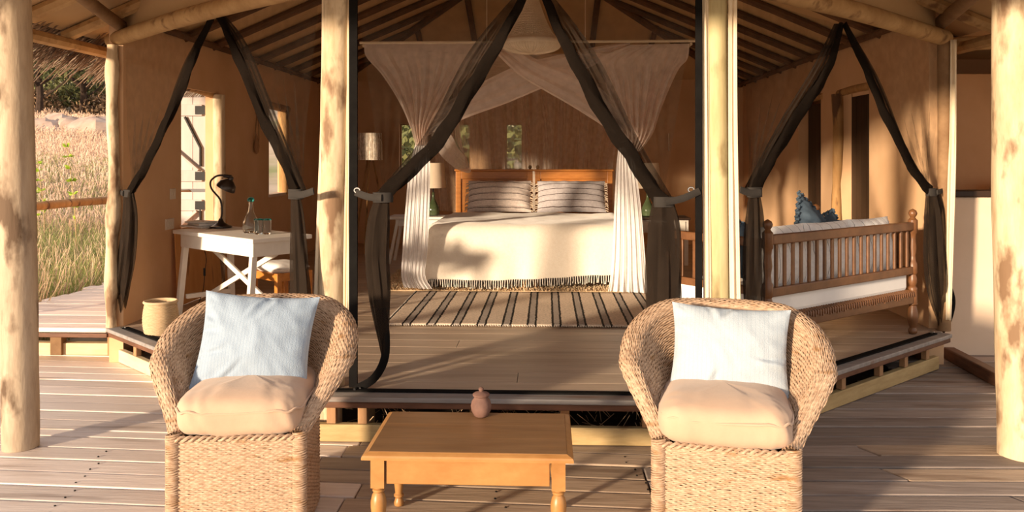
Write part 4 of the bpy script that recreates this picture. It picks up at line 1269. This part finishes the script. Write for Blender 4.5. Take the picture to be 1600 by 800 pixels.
cordp = spline([D_(345, 356) + Vector((0, -.06, .012)), D_(326, 362) + Vector((.0, -.2, 0)), at(322, 400, y=p.y - .15) - p, at(320, 425, y=p.y - .12) - p, at(317, 455, y=p.y - .1) - p, at(305, 485, y=p.y - .1) - p], 24)
MB().tube(cordp, .0035, 6).build('cord', M['iron'], dl)
sw_ = at(319.5, 425, y=p.y - .12) - p
MB().tube([sw_ + Vector((0, 0, -.035)), sw_ + Vector((0, 0, .035))], .011, 8).build('cord_switch', M['iron'], dl)
# bottle, glasses, books
p = at(392, 364, z=ztop)
bt = thing('glass_bottle', 'clear glass water bottle with turquoise stopper on the white desk', 'bottle', (p.x, p.y, ztop + .001))
MB().lathe([(.03, .008), (.055, .0), (.066, .015), (.07, .05), (.062, .10), (.04, .15), (.022, .19), (.016, .24), (.019, .262), (.015, .262), (.013, .24), (.02, .185), (.058, .095), (.064, .05), (.058, .02), (0, .014)], n=24).build('bottle_body', M['glass'], bt)
MB().lathe([(0, .262), (.016, .264), (.028, .27), (.03, .285), (.02, .30), (0, .304)], n=16).build('stopper', M['glass_teal'], bt)
for (px, py, lab) in ((404, 366, 'small tumbler with green rim next to the bottle'), (417, 366, 'small tumbler with green rim at the far side from the bottle')):
    p = at(px, py, z=ztop)
    g_ = thing('tumbler', lab, 'glass', (p.x, p.y, ztop + .001), 0, 'tumblers on the desk')
    MB().lathe([(0, 0), (.033, 0), (.036, .01), (.038, .12), (.0355, .12), (.033, .014), (0, .012)], n=20).build('glass_body', M['glass'], g_)
    MB().lathe([(.0382, .118), (.039, .124), (.037, .128), (.0352, .124)], n=20).build('rim', M['glass_teal'], g_)
for k, (px, py, w_, h_, t_, rz, m_, lab) in enumerate(((302, 357, .30, .22, .016, .2, 'paper', 'white magazine at the bottom of the pile on the desk'), (306, 357, .26, .19, .022, -.1, 'paper2', 'grey book in the middle of the pile on the desk'),
                                                       (303, 357, .24, .17, .012, .35, 'paper', 'thin white booklet on top of the pile on the desk'))):
    q = at(px, 356, z=ztop)
    zz = ztop + .001 + sum((.017, .023, .013)[:k])
    o = thing('magazine' if k != 1 else 'book', lab, 'book', (q.x + .02, q.y + .12, zz), dang + rz)
    MB().box2(-w_ / 2, w_ / 2, -h_ / 2, h_ / 2, .002, t_ - .002).build('pages', M['paper'], o, smooth=False)
    cv = MB().box2(-w_ / 2 - .003, w_ / 2 + .003, -h_ / 2 - .003, h_ / 2 + .003, t_ - .002, t_)
    cv.box2(-w_ / 2 - .003, w_ / 2 + .003, -h_ / 2 - .003, h_ / 2 + .003, 0, .002)
    cv.build('cover', M[m_], o, smooth=False)
# stool
p = at(440, 412, y=7.45)
so_ = thing('stool', 'low wooden stool with white padded seat beside the desk', 'stool', (p.x, 7.45, ZP), dang)
seat_z = p.z - ZP
MB().box2(-.2, .2, -.17, .17, seat_z - .13, seat_z - .06).build('frame', M['bedwood'], so_, smooth=False, bevel=.006)
for sx in (-1, 1):
    for sy in (-1, 1):
        MB().box2(sx * .19 - .024, sx * .19 + .024, sy * .16 - .024, sy * .16 + .024, 0, seat_z - .055).build('leg', M['bedwood'], so_, smooth=False, bevel=.004)
pc = pillow_mesh(.40, .34, .10, 18, .0, 4, .004, 5)
pc.v = [(x, z, -y_ + seat_z - .025) for (x, y_, z) in pc.v]
pc.build('seat', M['sheet'], so_)
# woven basket
p = at(251, 521, z=ZP)
bs = thing('woven_basket', 'round straw basket on the platform edge below the desk', 'basket', (p.x, p.y, ZP + .001))
bm = MB()
n = 44
for r in range(22):
    z = .006 + r * .0112
    rad = .118 + .014 * math.sin(PI * min(1, r / 20)) - .004
    bm.tube([((rad + .0025 * (-1) ** (k + r)) * math.cos(2 * PI * k / n), (rad + .0025 * (-1) ** (k + r)) * math.sin(2 * PI * k / n), z) for k in range(n + 1)], .0062, 5, cap=False)
bm.build('woven_wall', M['basket'], bs)
MB().lathe([(.0, .008), (.11, .008)], n=24).build('basket_base', M['basket'], bs)
MB().tube([(.121 * math.cos(2 * PI * k / 40), .121 * math.sin(2 * PI * k / 40), .252) for k in range(41)], .011, 8, cap=False).build('rim', M['basket'], bs)
# plywood panel under the desk, light switches, wall hanging
p = at(296, 488, z=ZP)
pa = MB().box2(0, .012, 0, 1.25, 0, .72)
o = tag(pa.build('plywood_panel', M['panel'], smooth=False, bevel=.002), 'orange plywood panel leaning on the wall beneath the desk', 'panel')
o.location = (XL + .06, 7.62, ZP + .002); o.rotation_euler = (0, -.05, 0)
for (px, py, lab) in ((269, 303, 'upper small white light switch on the plaster wall'), (264, 350, 'lower square white socket plate on the plaster wall')):
    p = at(px, py, x=XL)
    sw2 = thing('switch_plate', lab, 'light switch', (XL, p.y, p.z))
    hw_ = .055 if py < 320 else .085
    MB().box2(.0005, .012, -hw_, hw_, -.05, .05).build('plate', M['plastic'], sw2, smooth=False, bevel=.004)
    for q in ((-.02, .02) if py < 320 else (-.045, .0, .045)):
        MB().box2(.012, .017, q - .010, q + .010, -.018, .018).build('rocker', M['plastic'], sw2, smooth=False, bevel=.002)
p = at(398, 205, x=XL)
wh = thing('wall_hanging', 'dark carved gourd on a cord loop hung on the plaster wall', 'ornament', (XL + .03, p.y, p.z))
MB().tube(spline([(0, 0, .22), (0, -.05, .05), (0, -.07, -.12), (0, -.02, -.2), (0, .05, -.15), (0, .05, .05), (0, 0, .22)], 26), .006, 6).build('cord', M['beamdark'], wh)
MB().lathe([(0, -.2), (.025, -.17), (.035, -.10), (.022, -.03), (.012, .03), (0, .05)], (.01, -.05, -.08), 12).build('gourd', M['stub'], wh)
p = at(1045, 222, y=13.38)
wh = thing('pull_cord', 'thin pale pull cord hanging on the back wall right of the net', 'cord', (p.x, 13.37, p.z))
MB().tube([(0, 0, .14), (0, 0, -.14)], .010, 6).build('cord', M['flap'], wh)
# bright rings on the tie straps
for (px, py, ln, lab) in ((560, 297, LC, 'small bright hook by the pale pole above the curtain strap'), (1078, 296, LC, 'small bright hook by the green pole above the curtain strap'), (558, 607, LC, 'bright buckle lying at the threshold corner under the pale pole'), (1456, 519, LR, 'bright buckle lying at the threshold by the half wall'), (192, 512, LL, 'bright buckle lying at the threshold by the slim corner pole')):
    p = at(px, py, pl=ln)
    if py > 500: p = at(px, py, z=ZP + .012)
    c_ = [p + Vector((.017 * math.cos(a), -.035 if py < 400 else .03 * math.sin(a), (.014 * math.sin(a)) if py < 400 else 0)) for a in [k * PI / 8 for k in range(12)]]
    tag(MB().tube(c_, .005, 6).build('strap_hook', M['steel']), lab, 'hook')

# ------------------------------------------------------------------ wicker tub chairs
def chair_arrays():
    W0, YF, YS, Bk = .315, -.35, .06, .34
    dense = []
    for k in range(60): dense.append((-W0, lerp(YF, YS, k / 60)))
    for k in range(121):
        a = PI - PI * k / 120
        dense.append((W0 * math.cos(a), YS + Bk * math.sin(a)))
    for k in range(1, 61): dense.append((W0, lerp(YS, YF, k / 60)))
    dense = np.array(dense)
    seg = np.hypot(*np.diff(dense, axis=0).T)
    cum = np.concatenate([[0], np.cumsum(seg)])
    L = cum[-1]
    ns = 82
    n = ns * 2 + 1
    ss = np.linspace(0, L, n)
    X = np.interp(ss, cum, dense[:, 0]); Y = np.interp(ss, cum, dense[:, 1])
    tx = np.gradient(X); ty = np.gradient(Y)
    nl = np.hypot(tx, ty); nx, ny = -ty / nl, tx / nl       # outward normal for this winding
    cen = np.array([0, -.05])
    flip = np.sign(nx * (X - cen[0]) + ny * (Y - cen[1])); flip[flip == 0] = 1
    nx *= flip; ny *= flip
    d = np.minimum(ss, L - ss)
    sm = lambda a, b, x: (lambda t: t * t * (3 - 2 * t))(np.clip((x - a) / (b - a), 0, 1))
    h = .475 + .235 * sm(0, .30, d) + .245 * sm(.18, .72, d)
    o = .195 * sm(.0, .34, d) * (1 - .42 * sm(.45, .9, d))
    wl = .075 + .035 * sm(.1, .4, d)
    rows = []
    def add(off, z): rows.append((off, z))
    for k in range(54): add(-.004 + 0 * o, np.full(n, .006 + k * .0083))
    for k in range(44):
        t = k / 43
        add(o * t ** 1.25, .455 + (h - .035 - .455) * t)
    for k in range(1, 18):
        a = PI * k / 17
        add(o - wl / 2 + wl / 2 * math.cos(a), h - .035 + .042 * math.sin(a))
    for k in range(1, 52):
        t = k / 51
        add((o - wl) * (1 - t) + (-.075) * t - .02 * np.sin(PI * t) * (o > .1), (h - .035) * (1 - t) + .40 * t)
    R = len(rows)
    P = np.zeros((R, n, 3))
    for r, (off, z) in enumerate(rows):
        P[r, :, 0] = X + nx * off; P[r, :, 1] = Y + ny * off; P[r, :, 2] = z
    dr = np.gradient(P, axis=0); du = np.gradient(P, axis=1)
    Nn = np.cross(du, dr)
    Nn /= np.linalg.norm(Nn, axis=2, keepdims=True) + 1e-9
    # orient outward at the first rows
    ref = np.stack([nx, ny, 0 * nx], axis=1)
    s = np.sign((Nn[5] * ref).sum(axis=1)).mean()
    Nn *= 1 if s > 0 else -1
    return P, Nn, dr, n, R


def strands(P, Nn, amp, rn, rv, rng, skip=None):
    """woven strands: one flat tube per row, over and under"""
    R, n, _ = P.shape
    dr = np.gradient(P, axis=0)
    dl = np.linalg.norm(dr, axis=2, keepdims=True)
    dd = dr / (dl + 1e-9)
    i = np.arange(n)
    vs = []; fs = []
    base = 0
    for r in range(R):
        wave = np.sin(PI / 2 * i + (PI if r % 2 else 0) + PI / 2) * amp
        jit = (rng.random(n) - .5) * .003
        c = P[r] + Nn[r] * (wave + (rng.random(n) - .5) * .0015)[:, None] + dd[r] * jit[:, None]
        hv = np.minimum(rv * (.85 + .3 * rng.random()), np.maximum(dl[r, :, 0] * .62, .002))[:, None]
        ring = [c + Nn[r] * rn, c + dd[r] * hv, c - Nn[r] * rn, c - dd[r] * hv]
        A = np.stack(ring, axis=1).reshape(-1, 3)
        vs.append(A)
        q = np.arange(n - 1)[:, None] * 4
        k = np.arange(4)[None, :]
        k2 = (k + 1) % 4
        F = np.stack([q + k, q + k2, q + 4 + k2, q + 4 + k], axis=2).reshape(-1, 4) + base
        fs.append(F)
        base += n * 4
    return np.concatenate(vs), np.concatenate(fs)


rng = np.random.default_rng(3)
CP, CN, _, cn, cR = chair_arrays()


def make_chair(label, loc, rotz):
    t = thing('wicker_armchair', label, 'chair', loc, rotz, 'wicker tub chairs on the deck')
    mb = MB(); v, f = strands(CP, CN, .0024, .0032, .0046, rng)
    mb.v = v.tolist(); mb.f = f.tolist()
    mb.build('woven_shell', M['wicker'], t, angle=80)
    mb = MB(); Q = CP - CN * .007
    mb.grid([[Vector(Q[r, k]) for k in range(0, cn, 2)] for r in range(0, cR, 3)] + [[Vector(Q[cR - 1, k]) for k in range(0, cn, 2)]])
    mb.build('lining', M['wickerin'], t)
    # front panel
    R, n = 54, 57
    FP = np.zeros((R, n, 3)); FN = np.zeros((R, n, 3)); FN[:, :, 1] = -1
    for r in range(R):
        FP[r, :, 0] = np.linspace(-.30, .30, n); FP[r, :, 1] = -.352 - .012 * np.cos(np.linspace(-1.4, 1.4, n)); FP[r, :, 2] = .006 + r * .0083
    mb = MB(); v, f = strands(FP, FN, .0026, .0032, .0046, rng)
    mb.v = v.tolist(); mb.f = f.tolist()
    mb.build('front_panel', M['wicker'], t, angle=80)
    mb = MB().box2(-.29, .29, -.348, -.335, .01, .44)
    mb.build('front_lining', M['wickerin'], t, smooth=False)
    # wrapped corner posts and the closed arm fronts
    for s in (-1, 1):
        cm = MB()
        for r in range(58):
            z = .006 + r * .0081
            cm.tube([(s * .292 + .032 * math.cos(2 * PI * k / 10), -.345 + .026 * math.sin(2 * PI * k / 10), z + .005 * math.sin(2 * PI * k / 10 + r * .7)) for k in range(11)], .0045, 5, cap=False)
        cm.build('wrapped_post', M['wicker'], t)
        MB().tube([(s * .292, -.345, 0), (s * .292, -.345, .47)], .027, 10).build('post_core', M['wickerin'], t)
    # plaited border along the seat front and floor edge
    for (z, rr) in ((.452, .013), (.012, .012)):
        for q in range(2):
            MB().tube([(-.30 + .6 * k / 60, -.357 - .009 * math.cos(k * .9 + q * PI), z + .009 * math.sin(k * .9 + q * PI)) for k in range(61)], rr * .6, 6).build('plaited_border', M['wicker'], t)
    MB().box2(-.27, .27, -.33, .30, .36, .41).build('seat_deck', M['wickerin'], t, smooth=False)
    return t


cl_l, cl_r = at(260, 696, z=.455), at(482, 682, z=.455)
cr_l, cr_r = at(1017, 697, z=.455), at(1254, 717, z=.455)


def chair_from(a, b, label, turn=1.0):
    d = b - a; rz = math.atan2(d.y, d.x) * turn
    mid = (a + b) / 2
    off = Matrix.Rotation(rz, 3, 'Z') @ Vector((-.02 if turn < 1 else 0, .37, 0))
    return make_chair(label, (mid.x + off.x, mid.y + off.y, .004), rz), rz, (mid.x + off.x, mid.y + off.y), d.length


cA, rzA, cpA, wA = chair_from(cl_l, cl_r, 'wicker tub armchair holding the blue-grey pillow', .45)
cB, rzB, cpB, wB = chair_from(cr_l, cr_r, 'wicker tub armchair holding the white pillow')
cA.scale = (wA / .63,) * 2 + (1,); cB.scale = (wB / .648,) * 2 + (1,)


def seat_cushion(label, cp, rz, seed):
    t = thing('seat_cushion', label, 'cushion', (cp[0], cp[1], .42), rz, 'beige seat cushions')
    n1, n2 = 150, 40
    G = []
    wx, wy, hz = .285, .335, .095
    sp = lambda v, e: math.copysign(abs(v) ** e, v)
    for i in range(n2 + 1):
        ph = -PI / 2 + PI * i / n2
        row = []
        for j in range(n1):
            a = 2 * PI * j / n1
            cx, sx_ = sp(math.cos(ph), .30), sp(math.sin(ph), .62)
            x = wx * cx * sp(math.cos(a), .32); yy = wy * cx * sp(math.sin(a), .32); z = hz * sx_
            k = 1 - abs(math.sin(ph))
            wr = .007 * noise.noise(Vector((x * 9 + seed, yy * 9, z * 8))) + .0035 * noise.noise(Vector((x * 26 + yy * 9 + seed, yy * 20, z * 5)))
            if yy < 0: wr += .017 * noise.noise(Vector((x * 17 + z * 9 + seed, z * 4, seed))) * sstep(-.02, -.24, yy) * (1 - .6 * abs(sx_))
            top = .028 * (1 - (x / wx) ** 2) * (1 - (yy / wy) ** 2) if z > 0 else 0
            nrm = Vector((x / wx, yy / wy, z / hz)).normalized()
            row.append(Vector((x, yy - .025, z + .12 + top)) + nrm * wr)
        G.append(row)
    MB().grid(G, wrap=True).build('cover', M['cushion'], t)
    pp_ = [Vector((wx * sp(math.cos(2 * PI * j / 60), .32) * 1.0, wy * sp(math.sin(2 * PI * j / 60), .32) - .025, .155 + .006 * math.sin(j * 1.1))) for j in range(61)]
    MB().tube(pp_, .006, 6, cap=False).build('piping', M['cushion'], t)
    return t


seat_cushion('beige seat cushion under the blue-grey pillow', cpA, rzA, 1.7)
seat_cushion('beige seat cushion under the white pillow', cpB, rzB, 8.3)
for (x0, x1, yt, yb, m_, lab, rzc, roll, sd_) in ((314, 486, 464, 603, 'pillow', 'blue-grey ticking pillow standing in the armchair nearest the desk', rzA, .07, 2.2),
                                                  (1050, 1230, 477, 627, 'pillow_white', 'white ticking pillow standing in the armchair nearest the daybed', rzB, .03, 6.1)):
    yq = 4.02
    a, b = at(x0, (yt + yb) / 2, y=yq), at(x1, (yt + yb) / 2, y=yq)
    zb = .60; zt = at(800, yt, y=yq + .12).z
    tilt = -.38
    hgt = (zt - zb) / math.cos(tilt) + .05
    o = tag(pillow_mesh((b.x - a.x) * 1.03, hgt, .20, 60, .08, sd_, .008, 2.1, 9).build('scatter_pillow', M[m_]), lab, 'pillow')
    place(o, ((a.x + b.x) / 2, yq, (zb + zt) / 2 - .01), tilt, roll, rzc)

# ------------------------------------------------------------------ coffee table and pot
x0, x1, y0t, y1t, zt = -.782, .112, 3.473, 4.078, .45
ct = thing('coffee_table', 'low honey-coloured pine coffee table with turned legs between the armchairs', 'table', ((x0 + x1) / 2, (y0t + y1t) / 2, .004))
hx, hy = (x1 - x0) / 2, (y1t - y0t) / 2
tp = MB()
edges = [(hx, .418), (hx, .428), (hx - .004, .436), (hx - .012, .440), (hx - .022, .444), (hx - .026, .446)]
vsx = []
for (e, z) in edges:
    dx_ = hx - e
    vsx.append([Vector((sx * (hx - dx_), sy * (hy - dx_), z)) for sx, sy in ((-1, -1), (1, -1), (1, 1), (-1, 1))])
tp.grid(vsx, wrap=True)
b_ = len(tp.v)
tp.f.append((3, 2, 1, 0))
tp.build('edge_moulding', M['pine_light'], ct, smooth=False)
nbd = 3
for k in range(nbd):
    ya = -hy + .027 + (2 * hy - .054) * k / nbd
    yb_ = -hy + .027 + (2 * hy - .054) * (k + 1) / nbd
    MB().box2(-hx + .027, hx - .027, ya + .0002, yb_ - .0002, .425, .4475).build('board', M['pine'], ct, smooth=False, bevel=.0006)
for sy in (-1, 1):
    MB().box2(-hx + .10, hx - .10, sy * (hy - .05) - .011, sy * (hy - .05) + .011, .305, .417).build('apron', M['pine_light'], ct, smooth=False, bevel=.003)
for sx in (-1, 1):
    MB().box2(sx * (hx - .07) - .011, sx * (hx - .07) + .011, -hy + .085, hy - .085, .305, .417).build('apron', M['pine_light'], ct, smooth=False, bevel=.003)
lp = [(.016, 0), (.022, .004), (.024, .016), (.02, .03), (.016, .04), (.024, .048), (.024, .056), (.018, .062), (.019, .075), (.028, .15), (.0335, .20), (.034, .225), (.028, .252), (.02, .265), (.026, .270), (.026, .278), (.02, .282), (.02, .29)]
for sx in (-1, 1):
    for sy in (-1, 1):
        mb = MB().lathe(lp, (sx * (hx - .063), sy * (hy - .058), 0), 20)
        mb.box((sx * (hx - .063), sy * (hy - .058), .353), (.058, .058, .128))
        mb.build('leg', M['pine_light'], ct, angle=30)
p = at(751, 654, z=.4515)
pt = thing('clay_pot', 'small lidded clay pot on the back edge of the coffee table', 'pot', (p.x, p.y + .03, .4525))
MB().lathe([(.0, 0), (.026, 0), (.034, .006), (.047, .03), (.05, .052), (.045, .075), (.034, .09), (.034, .096), (.03, .098)], n=26).build('pot_body', M['clay'], pt)
MB().lathe([(.036, .098), (.040, .100), (.041, .108), (.033, .114), (.018, .118), (.009, .121), (.012, .128), (.013, .134), (.007, .14), (0, .141)], n=24).build('lid', M['clay'], pt)

# ------------------------------------------------------------------ thatch eave
tc_ = MB()
ts = MB()
for k in range(1500):
    yv = random.uniform(6.2, 13)
    layer = random.random()
    x = E0 + .05 - .25 * layer + random.uniform(-.05, .05)
    z = ze + .03 - .10 * layer + random.uniform(-.05, .09)
    l = random.uniform(.18, .46)
    d = Vector((-.75, random.uniform(-.55, .25), -.62 + random.uniform(-.25, .25))).normalized()
    p = Vector((x, yv, z))
    ts.tube([p - d * .1, p + d * l * .5, p + d * l + Vector((0, 0, -.02))], [.007, .006, .003], 4, cap=False)
th2 = thing('thatch_eave', 'ragged reed thatch hanging off the roof edge above the walkway', 'thatch', (E0, 8, ze))
tag(ts.build('reeds', M['thatch'], th2, world=True), kind='stuff')
MB().add([(E0 + .3, 6.0, ze + .22), (E0 - .22, 6.0, ze + .06), (E0 - .22, 13, ze + .06), (E0 + .3, 13, ze + .22)], [(0, 1, 2, 3)]).build('thatch_bed', M['thatch_core'], th2, world=True, solid=.08)

# ------------------------------------------------------------------ hillside planting
def scatter(pxlo, pxhi, ylo, yhi, bias=1.0):
    yv = ylo + (yhi - ylo) * random.random() ** bias
    px = random.uniform(pxlo, pxhi)
    x = at(px, 300, y=yv).x
    return x, yv


def blades(n, pxlo, pxhi, ylo, yhi, hlo, hhi, wlo, whi, lean, bias=1.0, head=False):
    mb = MB()
    for _ in range(n):
        x, yv = scatter(pxlo, pxhi, ylo, yhi, bias)
        if x > -5.05: continue
        h = random.uniform(hlo, hhi); wv = random.uniform(wlo, whi) * (yv / 14 if yv > 14 else 1)
        a = random.uniform(0, 2 * PI); ln_ = h * random.uniform(.1, lean)
        d = Vector((math.cos(a), math.sin(a), 0))
        s = Vector((math.cos(a + 1.3), math.sin(a + 1.3) * .3, 0)).normalized() * wv / 2
        p = Vector((x, yv, terr(x, yv) - .03))
        m1 = p + d * ln_ * .3 + Vector((0, 0, h * .55)); m2 = p + d * ln_ * .65 + Vector((0, 0, h * .85)); e = p + d * ln_ + Vector((0, 0, h * (1 - .2 * lean)))
        b0 = len(mb.v)
        hw = 1.2 if head else .55
        mb.add([p - s, p + s, m1 - s * .8, m1 + s * .8, m2 - s * hw, m2 + s * hw, e], [(0, 1, 3, 2), (2, 3, 5, 4), (4, 5, 6)])
    return mb


tag(blades(6500, -120, 300, 6.2, 15, .45, 1.05, .006, .012, .8, 1.3).build('dry_grass', M['dry'], smooth=False), 'tall tangled straw-coloured grass beside the walkway', 'grass', kind='stuff')
tag(blades(11000, -120, 300, 6.2, 14, .4, .95, .006, .013, .7, 1.2).build('green_grass', M['green'], smooth=False), 'green grass blades growing among the straw beside the walkway', 'grass', kind='stuff')
tag(blades(24000, -60, 260, 14, 45, .5, 1.0, .006, .012, .6, 1.1, head=True).build('seed_grass', M['pinkgrass'], smooth=False), 'pinkish seeding grass covering the slope', 'grass', kind='stuff')
tag(blades(9000, -60, 260, 11, 24, .45, .95, .007, .012, .6, .9).build('meadow_grass', M['green'], smooth=False), 'pale green grass patches on the middle of the slope', 'grass', kind='stuff')


def leaf(mb, p, d, l, wv):
    s = d.cross(Vector((random.uniform(-1, 1), random.uniform(-1, 1), random.uniform(-.3, 1)))).normalized() * wv
    mb.add([p, p + d * l * .5 + s, p + d * l, p + d * l * .5 - s], [(0, 1, 2, 3)])


tag(blades(15000, -700, -60, 7, 48, .45, .95, .008, .015, .6, .8, head=True).build('hill_grass', M['pinkgrass'], smooth=False), 'straw grass on the slope hidden beyond the thick log post', 'grass', kind='stuff')
for k, (px, pyt, pyb, yv, lab) in enumerate(((103, 218, 330, 12.0, 'tall leafy green stem standing in the grass in the middle of the slope'), (46, 240, 345, 11.5, 'yellow-green leafy stem next to the thick log post'), (58, 246, 330, 12.5, 'small tipped green stem between the two taller ones'))):
    p0, p1 = at(px + (16 if k == 0 else 10), pyb + 60, y=yv), at(px, pyt, y=yv)
    p0.z = terr(p0.x, yv)
    t = thing('leafy_stem', lab, 'plant', p0)
    pts = spline([p0, lerp(p0, p1, .5) + Vector((.06, 0, 0)), p1], 14)
    MB().tube(pts, [.012 - .008 * i / 13 for i in range(14)], 6).build('stem', M['stalk'], t, world=True)
    lm = MB()
    for q in range(46 if k == 0 else 26):
        u = random.uniform(.5 if k == 0 else .55, 1)
        c = pts[min(13, int(u * 13))]
        a = random.uniform(0, 2 * PI)
        leaf(lm, c, Vector((math.cos(a), math.sin(a), random.uniform(-.1, .9))).normalized(), random.uniform(.06, .11), .024)
    lm.build('leaves', M['leafy'], t, smooth=False, world=True)
for k, (px, py, yv, l) in enumerate(((50, 234, 11.8, .03), (49, 225, 11.8, .015))):
    pass


def bush(px, py, yv, r, m_, lab, n=1100):
    p = at(px, py, y=yv)
    zb = terr(p.x, yv)
    t = thing('bush', lab, 'bush', (p.x, yv, zb), 0, 'bushes along the top of the slope')
    mb = MB()
    for _ in range(n):
        v = Vector((random.gauss(0, 1), random.gauss(0, 1), random.gauss(0, 1))).normalized() * r * random.random() ** .4
        v.z = abs(v.z) * .8
        leaf(mb, v + Vector((0, 0, .15)), Vector((random.uniform(-1, 1), random.uniform(-1, 1), random.uniform(-.3, 1))).normalized(), .14 + r * .07, .03 + r * .02)
    mb.build('leaves', M[m_], t, smooth=False)
    br = MB()
    for _ in range(9):
        a = random.uniform(0, 2 * PI)
        br.tube([(0, 0, -.1), (math.cos(a) * r * .4, math.sin(a) * r * .4, r * .5), (math.cos(a) * r * .8, math.sin(a) * r * .8, r * .9)], [.05, .03, .012], 5, cap=False)
    br.build('branches', M['bark'], t)


bl_ = [(55, 46), (92, 50), (128, 48), (160, 47), (72, 58), (112, 60), (145, 62), (40, 60), (20, 50), (185, 52), (215, 50), (-10, 55)]
names = ['dark bush behind the thick log post edge', 'rounded dark bush under the thatch', 'brownish bush below the thatch tips', 'green bush next to the slim corner pole', 'far bush left of the dead trunk',
         'far bush right of the dead trunk', 'far scrub bush at the top near the corner pole', 'far scrub bush at the top by the log post', 'bush hidden beyond the log post', 'bush hidden beyond the corner pole', 'further bush hidden by the plaster wall', 'outermost bush on the slope']
for k, (px, yv) in enumerate(bl_):
    bush(px, 140, yv, random.uniform(1.7, 2.5) * yv / 50, 'leafdark' if k % 3 else 'leafdry', names[k])
for k in range(16):      # scrub farther up and behind the tent
    up = k < 10
    yv = random.uniform(64, 95) if up else random.uniform(22, 36)
    px = random.uniform(-60, 230) if up else random.uniform(580, 900)
    bush(px, 120, yv, random.uniform(2.5, 4), 'leafdark' if random.random() < .6 else 'leafdry', 'scrub bush high on the hillside above the bushes by the thatch' if up else 'scrub bush behind the tent, seen through the narrow back windows', 900)


def tree(px, pt, pb, yv, lab):
    p = at(px, pb, y=yv); zt = at(px, pt, y=yv).z
    zb = terr(p.x, yv)
    t = thing('bare_tree', lab, 'tree', (p.x, yv, zb))
    h = max(2.5, zt - zb)
    mb = MB().tube(spline([(0, 0, -.2), (.1, 0, h * .4), (-.1, 0, h * .7)], 8), [.22, .2, .19, .17, .16, .15, .14, .12], 7)
    mb.build('trunk', M['bark'], t)
    br = MB()
    for _ in range(16):
        a = random.uniform(0, 2 * PI); z0 = h * random.uniform(.25, .7); l = h * random.uniform(.25, .5)
        br.tube(spline([(0, 0, z0), (math.cos(a) * l * .5, math.sin(a) * l * .5, z0 + l * .35), (math.cos(a) * l, math.sin(a) * l, z0 + l * .9)], 6), [.09, .07, .055, .04, .03, .02], 5, cap=False)
    br.build('branches', M['bark'], t)
    lm = MB()
    for _ in range(500):
        a = random.uniform(0, 2 * PI); r = h * .55 * random.random() ** .5
        leaf(lm, Vector((math.cos(a) * r, math.sin(a) * r, h * random.uniform(.55, 1.1))), Vector((random.uniform(-1, 1), random.uniform(-1, 1), random.uniform(-1, 1))).normalized(), .35, .1)
    lm.build('leaves', M['leafdark'], t, smooth=False)


tree(60, 60, 160, 44, 'dark branching tree leaning beside the thick log post')
tree(128, 70, 160, 46, 'dark-trunked tree under the thatch next to the corner pole')
tree(95, 40, 140, 62, 'far bare tree at the top of the slope')
for k, (px, yv, r, lab) in enumerate(((72, 35, .8, 'rounded pinkish boulder nearest the thick log post on the slope'), (98, 36, 1.0, 'broad pinkish boulder in the middle of the rocky strip'), (126, 35.5, .9, 'low pinkish boulder right of the broad one on the slope'), (150, 34.5, 1.15, 'largest pinkish boulder beside the slim corner pole'))):
    p = at(px, 190, y=yv); zb = terr(p.x, yv)
    mb = MB()
    G = []
    for i in range(11):
        ph = -PI / 2 + PI * i / 10
        G.append([Vector((r * math.cos(ph) * math.cos(2 * PI * j / 16) * 1.3, r * math.cos(ph) * math.sin(2 * PI * j / 16), r * .7 * math.sin(ph))) * (1 + .35 * noise.noise(Vector((math.cos(2 * PI * j / 16) * 1.3 + k * 3, math.sin(2 * PI * j / 16) * 1.3, i * .3)))) for j in range(16)])
    mb.grid(G, wrap=True)
    o = tag(mb.build('boulder', M['rock'], angle=30), lab, 'rock', 'rocks on the slope')
    o.location = (p.x, yv, zb + .40)
